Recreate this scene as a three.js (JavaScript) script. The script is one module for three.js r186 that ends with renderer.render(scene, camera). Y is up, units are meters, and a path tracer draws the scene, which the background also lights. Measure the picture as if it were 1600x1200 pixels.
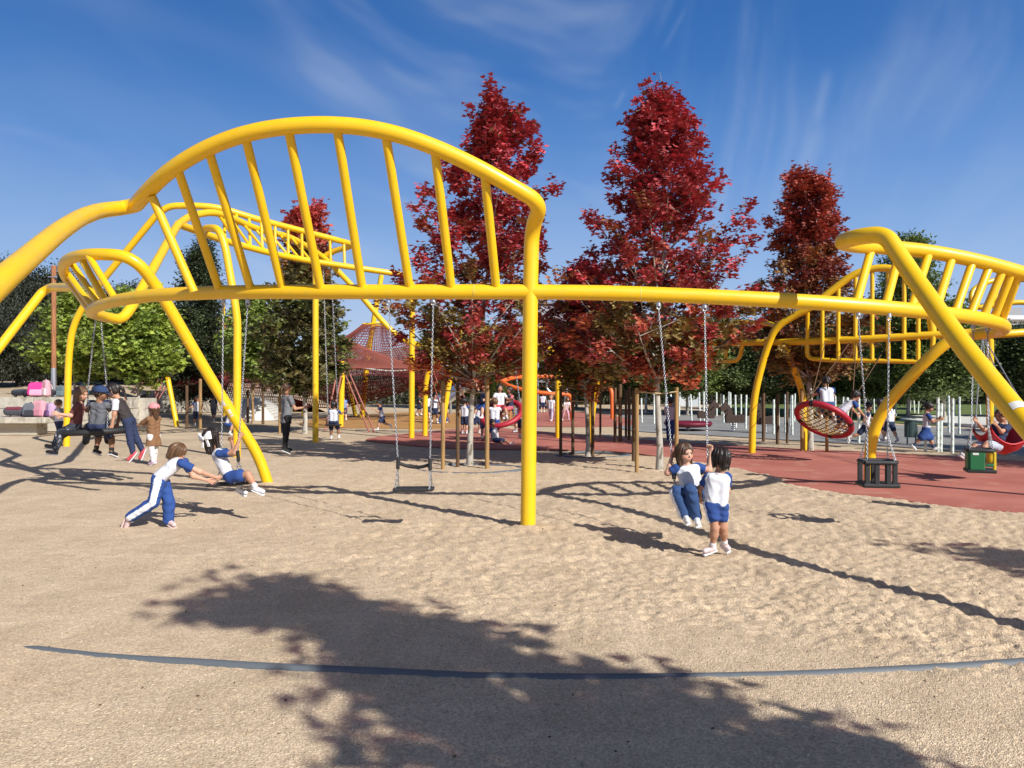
import * as THREE from 'three';
import { mergeGeometries, mergeVertices } from 'three/addons/utils/BufferGeometryUtils.js';
import { RoundedBoxGeometry } from 'three/addons/geometries/RoundedBoxGeometry.js';

// ---------------------------------------------------------------- camera, sky, sun, exposure
const V3 = THREE.Vector3, V2 = THREE.Vector2;
const FOCAL = 1200, EYE = 1.65;                       // a phone's main lens held at eye height, level
const scene = new THREE.Scene();
const camera = new THREE.PerspectiveCamera(53.13, 4 / 3, 0.1, 3000);
camera.position.set(0, EYE, 0);
camera.lookAt(0, EYE, -10);
const renderer = new THREE.WebGLRenderer({ antialias: true });
renderer.toneMapping = THREE.LinearToneMapping;
renderer.toneMappingExposure = 1.25;
renderer.shadowMap.enabled = true;
renderer.shadowMap.type = THREE.PCFSoftShadowMap;

function mulberry(a) { return () => { a |= 0; a = a + 0x6D2B79F5 | 0; let t = Math.imul(a ^ a >>> 15, 1 | a); t = t + Math.imul(t ^ t >>> 7, 61 | t) ^ t; return ((t ^ t >>> 14) >>> 0) / 4294967296; }; }
const clamp = (x, a = 0, b = 1) => Math.min(b, Math.max(a, x));
const lerp = (a, b, t) => a + (b - a) * t;
const sstep = (a, b, x) => { const t = clamp((x - a) / (b - a)); return t * t * (3 - 2 * t); };
// lattice noise, 2D and 3D, optional period for tiling textures
function h2(x, y, s = 0) { let h = Math.imul(x, 374761393) + Math.imul(y, 668265263) + Math.imul(s, 2147483647 ^ 0x5bd1e995) | 0; h = Math.imul(h ^ h >>> 13, 1274126177); return ((h ^ h >>> 16) >>> 0) / 4294967296; }
function noise2(x, y, s = 0, per = 0) {
  let ix = Math.floor(x), iy = Math.floor(y); const fx = x - ix, fy = y - iy, u = fx * fx * (3 - 2 * fx), v = fy * fy * (3 - 2 * fy);
  let jx = ix + 1, jy = iy + 1;
  if (per) { ix = ((ix % per) + per) % per; iy = ((iy % per) + per) % per; jx = ((jx % per) + per) % per; jy = ((jy % per) + per) % per; }
  return lerp(lerp(h2(ix, iy, s), h2(jx, iy, s), u), lerp(h2(ix, jy, s), h2(jx, jy, s), u), v);
}
function fbm(x, y, o = 4, s = 0, per = 0) { let a = 0.5, t = 0, n = 0; for (let i = 0; i < o; i++) { t += a * noise2(x, y, s + i, per); n += a; a *= 0.5; x *= 2; y *= 2; per *= 2; } return t / n; }
function worley(x, y, s = 0) { const ix = Math.floor(x), iy = Math.floor(y); let m = 9; for (let j = -1; j < 2; j++) for (let i = -1; i < 2; i++) { const dx = ix + i + h2(ix + i, iy + j, s) - x, dy = iy + j + h2(ix + i, iy + j, s + 7) - y; m = Math.min(m, dx * dx + dy * dy); } return Math.sqrt(m); }

const SUN = new V3(0.68, 0.70, 0.73).normalize();     // behind the photographer's right shoulder
{
  const W = 2048, H = 1024, data = new Float32Array(W * H * 4);
  const key = [[-90, .30, .26, .20], [-2, .42, .44, .46], [0, .52, .60, .72], [3, .46, .58, .78], [8, .29, .46, .76], [15, .125, .285, .63], [22, .050, .172, .48], [30, .028, .118, .37], [50, .017, .058, .165], [90, .012, .036, .11]];
  const trail = (dx, dy, dz, x0, y0, x1, y1, w) => {   // a short streak of cirrus, given by its two ends in degrees
    const a = Math.atan2(dx, -dz) * 57.3, e = Math.asin(dy) * 57.3, ux = x1 - x0, uy = y1 - y0, L = Math.hypot(ux, uy);
    const t = ((a - x0) * ux + (e - y0) * uy) / (L * L), q = Math.abs((a - x0) * -uy + (e - y0) * ux) / L;
    return t < -.1 || t > 1.1 ? 0 : Math.exp(-(q / w) * (q / w)) * sstep(-.1, .25, t) * sstep(1.1, .7, t);
  };
  for (let r = 0; r < H; r++) {
    const up = ((r + .5) / H - .5) * Math.PI, el = up * 57.2958;
    let k = 0; while (k < key.length - 2 && el > key[k + 1][0]) k++;
    const t = clamp((el - key[k][0]) / (key[k + 1][0] - key[k][0]));
    for (let c = 0; c < W; c++) {
      const ro = ((c + .5) / W - .5) * 2 * Math.PI, x = Math.cos(ro) * Math.cos(up), y = Math.sin(up), z = Math.sin(ro) * Math.cos(up);
      const cs = x * SUN.x + y * SUN.y + z * SUN.z, halo = 0.55 * Math.pow(clamp(cs), 8) + 1.2 * Math.pow(clamp(cs), 60);
      let wisp = 0;
      if (el > -1) {
        const az = Math.atan2(x, -z) * 57.3, e2 = el;
        const side = sstep(6, 22, az), ang = lerp(-.2, 1.02, side);
        const warp = (fbm(az * .035 + 40, e2 * .035, 4, 5) - .5) * lerp(9, 15, side);
        const ca = Math.cos(ang), sa = Math.sin(ang), p = (az * ca + e2 * sa), q = (-az * sa + e2 * ca) + warp;
        const s1 = fbm(p * lerp(.06, .13, side) + 20, q * .22, 6, 11), s2 = fbm(p * lerp(.03, .06, side) + 70, q * .07, 5, 31), s3 = fbm(p * .12 + 10, q * .7, 6, 51);
        wisp = clamp(sstep(.42, .85, s1 * .55 + s2 * .45) * .27 + sstep(.42, .8, s3 * .65 + s1 * .35) * sstep(.38, .66, s2) * .34);
        wisp *= lerp(1, .62, side) * sstep(-1, 5, e2) * lerp(1, .55, sstep(24, 60, e2));
        if (z < 0) {
          wisp += .30 * trail(x, y, z, 21.6, 17.5, 22.4, 20.8, .35) + .16 * trail(x, y, z, 20.5, 14, 22, 17.5, .5) + .22 * trail(x, y, z, 7.6, 19.5, 8.4, 20.8, .13) + .2 * trail(x, y, z, 11.2, 23.2, 12.8, 25.6, .12)
            + .10 * trail(x, y, z, -34, 25, -4, 19.5, 1.2) + .10 * trail(x, y, z, -34, 19, -5, 14, 1.7);
        }
      }
      const o = (r * W + c) * 4, g = clamp(wisp);
      for (let j = 0; j < 3; j++) {
        const base = lerp(key[k][j + 1], key[k + 1][j + 1], t) + (el > 0 ? halo * [1, .95, .85][j] : 0);
        data[o + j] = .84 * lerp(base, [.50, .58, .74][j] * lerp(1.15, .9, clamp(el / 30)), g * .55);
      }
      data[o + 3] = 1;
    }
  }
  const sky = new THREE.DataTexture(data, W, H, THREE.RGBAFormat, THREE.FloatType);
  sky.mapping = THREE.EquirectangularReflectionMapping; sky.magFilter = sky.minFilter = THREE.LinearFilter; sky.needsUpdate = true;
  scene.background = sky; scene.environment = sky;
}
const sun = new THREE.DirectionalLight(new THREE.Color(1, .97, .92), 5);
sun.position.copy(SUN).multiplyScalar(60).add(new V3(0, 0, -15));
sun.target.position.set(0, 0, -15);
sun.castShadow = true; sun.shadow.mapSize.set(4096, 4096); sun.shadow.radius = 1;
Object.assign(sun.shadow.camera, { left: -45, right: 45, top: 40, bottom: -40, near: 1, far: 160 });
sun.name = 'sunlight'; scene.add(sun, sun.target);

// ---------------------------------------------------------------- helpers
const P = (x, y, d) => new V3((x - 800) / FOCAL * d, EYE - (y - 600) / FOCAL * d, -d);   // a place measured on the photograph, at a distance in metres
const G = (x, y) => P(x, y, EYE * FOCAL / (y - 600));                                    // the same on the ground
const dist = (y) => EYE * FOCAL / (y - 600);
const used = {};
function numbered(n) { const k = used[n] = (used[n] ?? -1) + 1; return k ? `${n}_${String(k).padStart(3, '0')}` : n; }
function tag(o, label, category, group, kind) { if (label) o.userData.label = label; if (category) o.userData.category = category; if (group) o.userData.group = group; if (kind) o.userData.kind = kind; return o; }
function thing(name, label, category, at = new V3(), group, kind) { const o = new THREE.Group(); o.name = numbered(name); o.position.copy(at); scene.add(o); return tag(o, label, category, group, kind); }
function part(name, geo, mat, parent, label) { const m = new THREE.Mesh(Array.isArray(geo) ? merge(geo) : geo, mat); m.name = name; parent.add(m); if (label) m.userData.label = label; return m; }
function merge(list) { list = list.map((g) => { g = g.index ? g.toNonIndexed() : g; for (const k of Object.keys(g.attributes)) if (!['position', 'normal', 'uv'].includes(k)) g.deleteAttribute(k); if (!g.attributes.uv) g.setAttribute('uv', new THREE.BufferAttribute(new Float32Array(g.attributes.position.count * 2), 2)); return g; }); return list.length === 1 ? list[0] : mergeGeometries(list); }
const loc = (pts, at) => pts.map((p) => p.clone().sub(at));
const box = (w, h, d, x = 0, y = 0, z = 0, r = 0) => (r ? new RoundedBoxGeometry(w, h, d, 2, r) : new THREE.BoxGeometry(w, h, d)).translate(x, y, z);
const lin = (r, g, b) => new THREE.Color().setRGB(r, g, b);

// rounds the corners of a polyline and resamples it
function path(pts, fillet = .3, n = 6) {
  const out = [pts[0].clone()];
  for (let i = 1; i < pts.length - 1; i++) {
    const a = pts[i - 1], b = pts[i], c = pts[i + 1], la = a.distanceTo(b), lc = b.distanceTo(c), k = Math.min(fillet, la * .5, lc * .5);
    const p = b.clone().lerp(a, k / la), q = b.clone().lerp(c, k / lc);
    for (let j = 0; j <= n; j++) { const t = j / n, v = p.clone().multiplyScalar((1 - t) * (1 - t)).addScaledVector(b, 2 * t * (1 - t)).addScaledVector(q, t * t); if (v.distanceTo(out[out.length - 1]) > 1e-4) out.push(v); }
  }
  if (pts[pts.length - 1].distanceTo(out[out.length - 1]) > 1e-4) out.push(pts[pts.length - 1].clone());
  return out;
}
// a round bar along points; r a number or one per point
function sweep(pts, r, n = 14, caps = true, sx = 1) {
  const R = (i) => Array.isArray(r) ? r[Math.min(i, r.length - 1)] : r, pos = [], nor = [], uv = [], idx = [];
  let T = pts[1].clone().sub(pts[0]).normalize(), N = new V3(Math.abs(T.y) > .9 ? 1 : 0, Math.abs(T.y) > .9 ? 0 : 1, 0); N.addScaledVector(T, -N.dot(T)).normalize();
  let run = 0;
  for (let i = 0; i < pts.length; i++) {
    const t2 = pts[Math.min(i + 1, pts.length - 1)].clone().sub(pts[Math.max(i - 1, 0)]).normalize();
    N.addScaledVector(t2, -N.dot(t2)).normalize(); T = t2; const B = T.clone().cross(N); if (i) run += pts[i].distanceTo(pts[i - 1]);
    for (let j = 0; j <= n; j++) { const a = j / n * Math.PI * 2, d = N.clone().multiplyScalar(Math.cos(a)).addScaledVector(B, Math.sin(a) * sx); pos.push(pts[i].x + d.x * R(i), pts[i].y + d.y * R(i), pts[i].z + d.z * R(i)); nor.push(d.x, d.y, d.z); uv.push(j / n * R(i) * 6.28, run); }
  }
  const m = n + 1;
  for (let i = 0; i < pts.length - 1; i++) for (let j = 0; j < n; j++) idx.push(i * m + j, i * m + j + 1, (i + 1) * m + j, i * m + j + 1, (i + 1) * m + j + 1, (i + 1) * m + j);
  if (caps) for (const e of [0, pts.length - 1]) {
    const c = pos.length / 3, d = (e ? pts[e].clone().sub(pts[e - 1]) : pts[0].clone().sub(pts[1])).normalize();
    pos.push(pts[e].x, pts[e].y, pts[e].z); nor.push(d.x, d.y, d.z); uv.push(0, 0);
    for (let j = 0; j <= n; j++) { const k = (e * m + j) * 3; pos.push(pos[k], pos[k + 1], pos[k + 2]); nor.push(d.x, d.y, d.z); uv.push(0, 0); }
    for (let j = 0; j < n; j++) e ? idx.push(c, c + 1 + j, c + 2 + j) : idx.push(c, c + 2 + j, c + 1 + j);
  }
  const g = new THREE.BufferGeometry(); g.setAttribute('position', new THREE.Float32BufferAttribute(pos, 3)); g.setAttribute('normal', new THREE.Float32BufferAttribute(nor, 3)); g.setAttribute('uv', new THREE.Float32BufferAttribute(uv, 2)); g.setIndex(idx); return g;
}
// surface nets: meshes a signed distance field between two corners
function nets(f, lo, hi, cell) {
  const nx = Math.ceil((hi.x - lo.x) / cell) + 1, ny = Math.ceil((hi.y - lo.y) / cell) + 1, nz = Math.ceil((hi.z - lo.z) / cell) + 1, F = new Float32Array(nx * ny * nz), id = new Int32Array(nx * ny * nz).fill(-1), pos = [], nor = [], idx = [];
  for (let k = 0, o = 0; k < nz; k++) for (let j = 0; j < ny; j++) for (let i = 0; i < nx; i++, o++) F[o] = f(lo.x + i * cell, lo.y + j * cell, lo.z + k * cell);
  const sx = 1, sy = nx, sz = nx * ny, off = [0, sx, sy, sx + sy, sz, sx + sz, sy + sz, sx + sy + sz], ed = [[0, 1], [2, 3], [4, 5], [6, 7], [0, 2], [1, 3], [4, 6], [5, 7], [0, 4], [1, 5], [2, 6], [3, 7]], e = cell * .5;
  for (let k = 0; k < nz - 1; k++) for (let j = 0; j < ny - 1; j++) for (let i = 0; i < nx - 1; i++) {
    const o = i + j * sy + k * sz; let n = 0; for (let c = 0; c < 8; c++) if (F[o + off[c]] < 0) n++;
    if (n === 0 || n === 8) continue;
    let x = 0, y = 0, z = 0, m = 0;
    for (const [a, b] of ed) { const va = F[o + off[a]], vb = F[o + off[b]]; if ((va < 0) !== (vb < 0)) { const t = va / (va - vb); x += (a & 1) + ((b & 1) - (a & 1)) * t; y += (a >> 1 & 1) + ((b >> 1 & 1) - (a >> 1 & 1)) * t; z += (a >> 2) + ((b >> 2) - (a >> 2)) * t; m++; } }
    id[o] = pos.length / 3; const px = lo.x + (i + x / m) * cell, py = lo.y + (j + y / m) * cell, pz = lo.z + (k + z / m) * cell;
    pos.push(px, py, pz);
    const gx = f(px + e, py, pz) - f(px - e, py, pz), gy = f(px, py + e, pz) - f(px, py - e, pz), gz = f(px, py, pz + e) - f(px, py, pz - e), l = Math.hypot(gx, gy, gz) || 1; nor.push(gx / l, gy / l, gz / l);
  }
  const quad = (a, b, c, d, flip) => flip ? idx.push(a, c, b, a, d, c) : idx.push(a, b, c, a, c, d);
  for (let k = 1; k < nz - 1; k++) for (let j = 1; j < ny - 1; j++) for (let i = 1; i < nx - 1; i++) {
    const o = i + j * sy + k * sz, s = F[o] < 0;
    if (s !== F[o + sx] < 0) quad(id[o - sy - sz], id[o - sz], id[o], id[o - sy], !s);
    if (s !== F[o + sy] < 0) quad(id[o - sx - sz], id[o - sx], id[o], id[o - sz], !s);
    if (s !== F[o + sz] < 0) quad(id[o - sx - sy], id[o - sy], id[o], id[o - sx], !s);
  }
  const g = new THREE.BufferGeometry(); g.setAttribute('position', new THREE.Float32BufferAttribute(pos, 3)); g.setAttribute('normal', new THREE.Float32BufferAttribute(nor, 3)); g.setAttribute('uv', new THREE.Float32BufferAttribute(new Float32Array(pos.length / 3 * 2), 2)); g.setIndex(idx); return g;
}

// ---------------------------------------------------------------- textures and materials
function tex(n, f, srgb, rep = 1) {                    // f(x, y) in 0..1 gives [r, g, b] in sRGB 0..255 or one grey
  const d = new Uint8Array(n * n * 4);
  for (let y = 0; y < n; y++) for (let x = 0; x < n; x++) { const v = f(x / n, y / n), o = (y * n + x) * 4; if (Array.isArray(v)) { d[o] = clamp(v[0], 0, 255); d[o + 1] = clamp(v[1], 0, 255); d[o + 2] = clamp(v[2], 0, 255); } else d[o] = d[o + 1] = d[o + 2] = clamp(v * 255, 0, 255); d[o + 3] = 255; }
  const t = new THREE.DataTexture(d, n, n, THREE.RGBAFormat); t.wrapS = t.wrapT = THREE.RepeatWrapping; t.magFilter = THREE.LinearFilter; t.minFilter = THREE.LinearMipmapLinearFilter; t.generateMipmaps = true; if (srgb) t.colorSpace = THREE.SRGBColorSpace; t.repeat.set(rep, rep); t.needsUpdate = true; return t;
}
const mat = (c, rough = .8, o = {}) => new THREE.MeshStandardMaterial({ color: c.isColor ? c : new THREE.Color(c), roughness: rough, ...o });
const grainBump = tex(256, (x, y) => fbm(x * 64, y * 64, 3, 3, 64), false, 1);
const rPaint = tex(256, (x, y) => .30 + .28 * fbm(x * 6, y * 6, 5, 9, 6) + .1 * (noise2(x * 90, y * 90, 4, 90) > .9 ? 1 : 0), false, 1);
const yellowMap = tex(512, (x, y) => { const n = fbm(x * 5, y * 5, 5, 77, 5), s = noise2(x * 120, y * 120, 12, 120) > .965 && fbm(x * 9, y * 9, 3, 5, 9) > .55 ? 1 : 0, du = sstep(.55, .8, fbm(x * 14, y * 14, 4, 21, 14)); return [lerp(236, 226, n) - s * 60 - du * 6, lerp(188, 179, n) - s * 60, lerp(6, 18, n) + du * 22]; }, true, 1);
const M = {};
M.yellow = new THREE.MeshPhysicalMaterial({ map: yellowMap, roughness: 1, roughnessMap: rPaint, clearcoat: .25, clearcoatRoughness: .3 });
M.seam = mat(lin(.72, .52, .10), .5);
M.chain = mat(lin(.40, .41, .43), .36, { metalness: .85 });
M.steel = mat(lin(.5, .51, .53), .38, { metalness: .8 });
M.rubber = mat(lin(.018, .018, .02), .62, { bumpMap: grainBump, bumpScale: .0006 });
M.rope = mat(lin(.21, .045, .032), .9);
M.ropeDark = mat(lin(.17, .012, .02), .9);
const woodMap = (r, g, b, s) => tex(256, (x, y) => { const n = fbm(x * 24, y * 3, 4, s, 3) * .7 + noise2(x * 70, y * 4, s + 3, 4) * .3, k = .62 + .7 * n; return [r * k, g * k, b * k]; }, true, 1);
M.stake = mat(0xffffff, .85, { map: woodMap(150, 118, 74, 4) });
M.stakeDark = mat(0xffffff, .85, { map: woodMap(100, 74, 50, 8) });
M.pole = mat(0xffffff, .7, { map: woodMap(158, 104, 66, 14) });
M.whitePost = mat(0xffffff, .8, { map: tex(128, (x, y) => { const n = fbm(x * 8, y * 8, 4, 7, 8), d = sstep(.55, .75, fbm(x * 20, y * 20, 3, 17, 20)); return [226 - n * 26 - d * 46, 232 - n * 22 - d * 50, 226 - n * 24 - d * 56]; }, true) });
const barkMap = tex(256, (x, y) => { const n = fbm(x * 12, y * 5, 4, 31, 5), l = sstep(.60, .7, fbm(x * 9, y * 9, 4, 41, 9)), k = noise2(x * 40, y * 14, 6, 14); return [158 + 40 * n - l * 50 - k * 16, 152 + 40 * n - l * 52 - k * 16, 142 + 38 * n - l * 54 - k * 16]; }, true);
M.bark = mat(0xffffff, .9, { map: barkMap, bumpMap: barkMap, bumpScale: .004 });
M.barkDark = mat(lin(.10, .08, .06), .95, { bumpMap: barkMap, bumpScale: .01 });
M.strap = mat(lin(.42, .33, .18), .9);
M.orange = mat(lin(.66, .13, .02), .45);
M.red = mat(lin(.46, .012, .02), .5);
M.redRim = mat(lin(.36, .012, .03), .5);
// ---------------------------------------------------------------- ground, paving, lawn, hills
const smoothPoly = (pts, n = 8, closed = true) => new THREE.CatmullRomCurve3(pts, closed, 'centripetal').getPoints(pts.length * n);
function inside(poly, x, z) { let c = false; for (let i = 0, j = poly.length - 1; i < poly.length; j = i++) { const a = poly[i], b = poly[j]; if ((a.z > z) !== (b.z > z) && x < (b.x - a.x) * (z - a.z) / (b.z - a.z) + a.x) c = !c; } return c; }
function edgeDist(poly, x, z) { let m = 1e9; for (let i = 0, j = poly.length - 1; i < poly.length; j = i++) { const a = poly[i], b = poly[j], dx = b.x - a.x, dz = b.z - a.z, t = clamp(((x - a.x) * dx + (z - a.z) * dz) / (dx * dx + dz * dz || 1)), ex = x - a.x - dx * t, ez = z - a.z - dz * t; m = Math.min(m, ex * ex + ez * ez); } m = Math.sqrt(m); return inside(poly, x, z) ? -m : m; }
function sheet(name, poly, top, mat, thick = .02) {
  const s = new THREE.Shape(poly.map((p) => new V2(p.x, -p.z)));
  const g = new THREE.ExtrudeGeometry(s, { depth: thick, bevelEnabled: false }).rotateX(-Math.PI / 2).translate(0, top - thick, 0);
  const m = new THREE.Mesh(g, mat); m.name = name; m.userData.kind = 'structure'; scene.add(m); return m;
}
const sandTone = (x, y, per) => fbm(x * per, y * per, 5, 61, per);
const sandMap = tex(1024, (x, y) => {
  const a = fbm(x * 7, y * 7, 5, 61, 7), g = h2(Math.floor(x * 1024), Math.floor(y * 1024), 5), g2 = noise2(x * 330, y * 330, 8, 330), pale = g2 > .86 ? 22 : 0, dk = noise2(x * 260, y * 260, 18, 260) > .92 ? -44 : 0, b = (g - .5) * 26 + (noise2(x * 190, y * 190, 28, 190) - .5) * 44 + (a - .5) * 30 + pale + dk;
  return [201 + b, 177 + b * .98, 146 + b * .92];
}, true, 1 / 1.9);
const sandBump = tex(1024, (x, y) => .25 * fbm(x * 40, y * 40, 3, 63, 40) + .3 * noise2(x * 300, y * 300, 13, 300) + .45 * h2(Math.floor(x * 512), Math.floor(y * 512), 23), false, 1 / 1.9);
M.sand = mat(0xffffff, 1, { map: sandMap, bumpMap: sandBump, bumpScale: .012 });
const dirtMap = tex(1024, (x, y) => { const a = fbm(x * 6, y * 6, 6, 71, 6), b = (a - .5) * 46 + (noise2(x * 300, y * 300, 4, 300) - .5) * 22; return [184 + b, 162 + b, 132 + b * .92]; }, true, 1 / 9);
const dirtBump = tex(512, (x, y) => fbm(x * 30, y * 30, 5, 66, 30), false, 1 / 3);
M.dirt = mat(0xffffff, 1, { map: dirtMap, bumpMap: dirtBump, bumpScale: .03 });
const rubMap = (r, g, b, s) => tex(1024, (x, y) => { const a = fbm(x * 5, y * 5, 5, s, 5), q = (h2(Math.floor(x * 512), Math.floor(y * 512), s) - .5) * 22, d = sstep(.55, .75, fbm(x * 9, y * 9, 5, s + 9, 9)), k = (a - .5) * 34 + q; return [lerp(r + k, 186, d * .34), lerp(g + k, 150, d * .34), lerp(b + k, 122, d * .34)]; }, true, 1 / 3);
M.redGround = mat(0xffffff, .95, { map: rubMap(168, 98, 82, 81), bumpMap: grainBump, bumpScale: .004 });
M.ochre = mat(0xffffff, .95, { map: rubMap(168, 122, 66, 91) });
M.paving = mat(0xffffff, .9, { map: tex(1024, (x, y) => { const a = fbm(x * 6, y * 6, 6, 101, 6), j = (x * 4 % 1 < .012 || y * 4 % 1 < .012) ? -30 : 0, b = (a - .5) * 34 + (noise2(x * 300, y * 300, 9, 300) - .5) * 16 + j; return [134 + b, 132 + b, 128 + b]; }, true, 1 / 8) });
M.white = mat(0xffffff, .85, { map: tex(256, (x, y) => { const b = (fbm(x * 8, y * 8, 5, 111, 8) - .5) * 26; return [205 + b, 202 + b, 194 + b]; }, true, 1 / 4) });
M.grass = mat(0xffffff, 1, { map: tex(512, (x, y) => { const a = fbm(x * 10, y * 10, 5, 121, 10), q = noise2(x * 200, y * 200, 3, 200); return [70 + a * 40 + q * 24, 88 + a * 34 + q * 24, 38 + a * 18 + q * 10]; }, true, 1 / 5), bumpMap: grainBump, bumpScale: .04 });
M.edging = mat(lin(.105, .118, .13), .62, { bumpMap: grainBump, bumpScale: .001 });

const rubberPoly = smoothPoly([[572, 687], [600, 681], [650, 676], [700, 671], [760, 668], [870, 676], [1000, 686], [1120, 694], [1250, 701], [1400, 708], [1620, 722], [1900, 746], [2000, 800], [1900, 830], [1700, 812], [1600, 802], [1500, 793], [1400, 780], [1300, 768], [1240, 759], [1207, 744], [1130, 729], [1050, 716], [960, 705], [860, 702], [760, 701], [680, 698], [620, 693]].map(([x, y]) => G(x, y)));
{ // one sheet of beaten earth, to the horizon
  const g = new THREE.PlaneGeometry(2400, 2400, 1, 1).rotateX(-Math.PI / 2); const uv = g.attributes.uv; for (let i = 0; i < uv.count; i++) uv.setXY(i, uv.getX(i) * 2400, uv.getY(i) * 2400);
  const m = new THREE.Mesh(g, M.dirt); m.name = 'ground'; m.position.y = -.035; m.userData.kind = 'structure'; scene.add(m);
}
sheet('rubber_path', rubberPoly, 0, M.redGround);
sheet('rubber_path_001', smoothPoly([[735, 655], [800, 646], [890, 643], [960, 650], [990, 664], [900, 666], [800, 664]].map(([x, y]) => G(x, y)), 6), 0, M.redGround);
sheet('ochre_play_surface', smoothPoly([[470, 660], [560, 648], [680, 643], [735, 648], [745, 662], [690, 669], [590, 668], [500, 667]].map(([x, y]) => G(x, y)), 6), -.004, M.ochre);
sheet('pavement', smoothPoly([[985, 672], [1100, 679], [1250, 688], [1400, 697], [1600, 712], [2000, 736], [2600, 740], [2600, 690], [2000, 683], [1600, 672], [1440, 666], [1300, 657], [1150, 650], [1000, 646], [960, 655]].map(([x, y]) => G(x, y)), 5), -.006, M.paving);
sheet('lawn', [[1100, 640], [1160, 647], [1300, 654], [1440, 663], [1600, 670], [2000, 681], [2900, 690], [2900, 630], [1900, 627], [1400, 628], [1150, 630]].map(([x, y]) => G(x, y)), -.012, M.grass);
sheet('white_path', smoothPoly([[1405, 656], [1425, 652.5], [1480, 651], [1600, 651], [1900, 653], [1900, 676], [1700, 675], [1580, 670], [1500, 665.5], [1440, 661]].map(([x, y]) => G(x, y)), 6), .1, M.white, .12);

// the sand pit, trodden into dents, as fine relief
const pits = [[G(738, 733), 1.05, .75], [G(926, 711), .85, .7]];
const feet = [[G(825, 824), .2, .028], [G(419, 757), .2, .03], [G(645, 836), .55, -.045], [G(1085, 862), .55, -.04], [G(358, 811), .55, -.04]];   // sand heaped at posts, hollows under swings
function sandHeight(x, z) {
  const d = -z, px = 800 + x / d * FOCAL, py = 600 + EYE * FOCAL / d;
  const rough = sstep(1010, 900, py + (fbm(x * .8, z * .8, 3, 3) - .5) * 150 - (px - 700) * .10) * (.35 + .65 * sstep(150, 700, px));
  let h = (fbm(x * .7, z * .7, 3, 41) - .5) * .05 * (.3 + .7 * rough);
  const w = worley(x * 4.6 + fbm(x * 3, z * 3, 2, 9), z * 4.6, 3), w2 = worley(x * 9.5 + fbm(x * 7, z * 7, 2, 19), z * 9.5, 13);
  h += rough * ((sstep(.10, .52, w) - .6) * .012 + (sstep(.05, .55, w2) - .6) * .013 + (fbm(x * 15 + z * 4, z * 15 - x * 4, 4, 51) - .5) * .040 + (noise2(x * 38, z * 38, 58) - .5) * .012);
  h += (fbm(x * 9, z * 9, 3, 71) - .5) * .010 + (h2(Math.round(x * 90), Math.round(z * 90), 5) - .5) * .004;
  for (const [c, r, a] of feet) { const q = Math.hypot(x - c.x, z - c.z); if (q < r * 4) h += a * Math.exp(-Math.pow(q / r, 2) * (a < 0 ? 1 : 1)); }
  for (const [c, rx, rz] of pits) { const q = Math.hypot((x - c.x) / rx, (z - c.z) / rz); h = lerp(h, h * .3 - .01, sstep(1.02, .94, q)); }
  return h;
}
{
  const rows = [], cols = []; for (let d = 2.0; d < 19;) { rows.push(d); d += d < 14 ? clamp(d * d / 1500, .004, .045) : .09; } for (let t = -.92; t <= .92; t += .0036) cols.push(t);
  const n = cols.length, pos = new Float32Array(rows.length * n * 3), uv = new Float32Array(rows.length * n * 2), idx = new Uint32Array((rows.length - 1) * (n - 1) * 6);
  const keep = new Uint8Array(rows.length * n);
  rows.forEach((d, i) => cols.forEach((t, j) => {
    const x = t * d, z = -d, o = i * n + j; let h = sandHeight(x, z);
    if (d > 9) { const e = edgeDist(rubberPoly, x, z) + (fbm(x * 2.5, z * 2.5, 4, 33) - .5) * .34; h = lerp(-.028, h + .008, sstep(-.22, .12, e)); keep[o] = e > -.3 ? 1 : 0; } else keep[o] = 1;
    h = lerp(h, -.05, sstep(17, 18.8, d));
    pos[o * 3] = x; pos[o * 3 + 1] = h; pos[o * 3 + 2] = z; uv[o * 2] = x; uv[o * 2 + 1] = z;
  }));
  let k = 0; for (let i = 0; i < rows.length - 1; i++) for (let j = 0; j < n - 1; j++) { const a = i * n + j, b = a + 1, c = a + n, e = c + 1; if (!(keep[a] | keep[b] | keep[c] | keep[e])) continue; idx[k++] = a; idx[k++] = b; idx[k++] = c; idx[k++] = b; idx[k++] = e; idx[k++] = c; }
  const g = new THREE.BufferGeometry(); g.setAttribute('position', new THREE.BufferAttribute(pos, 3)); g.setAttribute('uv', new THREE.BufferAttribute(uv, 2)); g.setIndex(new THREE.BufferAttribute(idx.slice(0, k), 1)); g.computeVertexNormals();
  const m = new THREE.Mesh(g, M.sand); m.name = 'sand'; m.userData.kind = 'structure'; scene.add(m);
}
{ // loose pebbles and dry leaf bits on the sand
  const rng = mulberry(5), n = 5200, g = new THREE.IcosahedronGeometry(1, 0), m = new THREE.InstancedMesh(g, mat(0xffffff, .95), n), q = new THREE.Object3D();
  for (let i = 0; i < n; i++) { const d = 2.6 + Math.pow(rng(), 1.6) * 8, x = (rng() * 1.6 - .8) * d, s = .0016 + Math.pow(rng(), 5) * .005; q.position.set(x, sandHeight(x, -d) + s * .4, -d); q.rotation.set(rng() * 6, rng() * 6, rng() * 6); q.scale.set(s * (1 + rng()), s, s * (1 + rng())); q.updateMatrix(); m.setMatrixAt(i, q.matrix); const k = rng(); m.setColorAt(i, k < .12 ? lin(.12, .075, .045) : k < .75 ? lin(.38, .29, .19) : lin(.52, .44, .33)); }
  m.name = 'pebbles'; scene.add(m); tag(m, 'small pebbles and crumbs scattered on the sand', 'pebbles', null, 'stuff');
}
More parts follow.
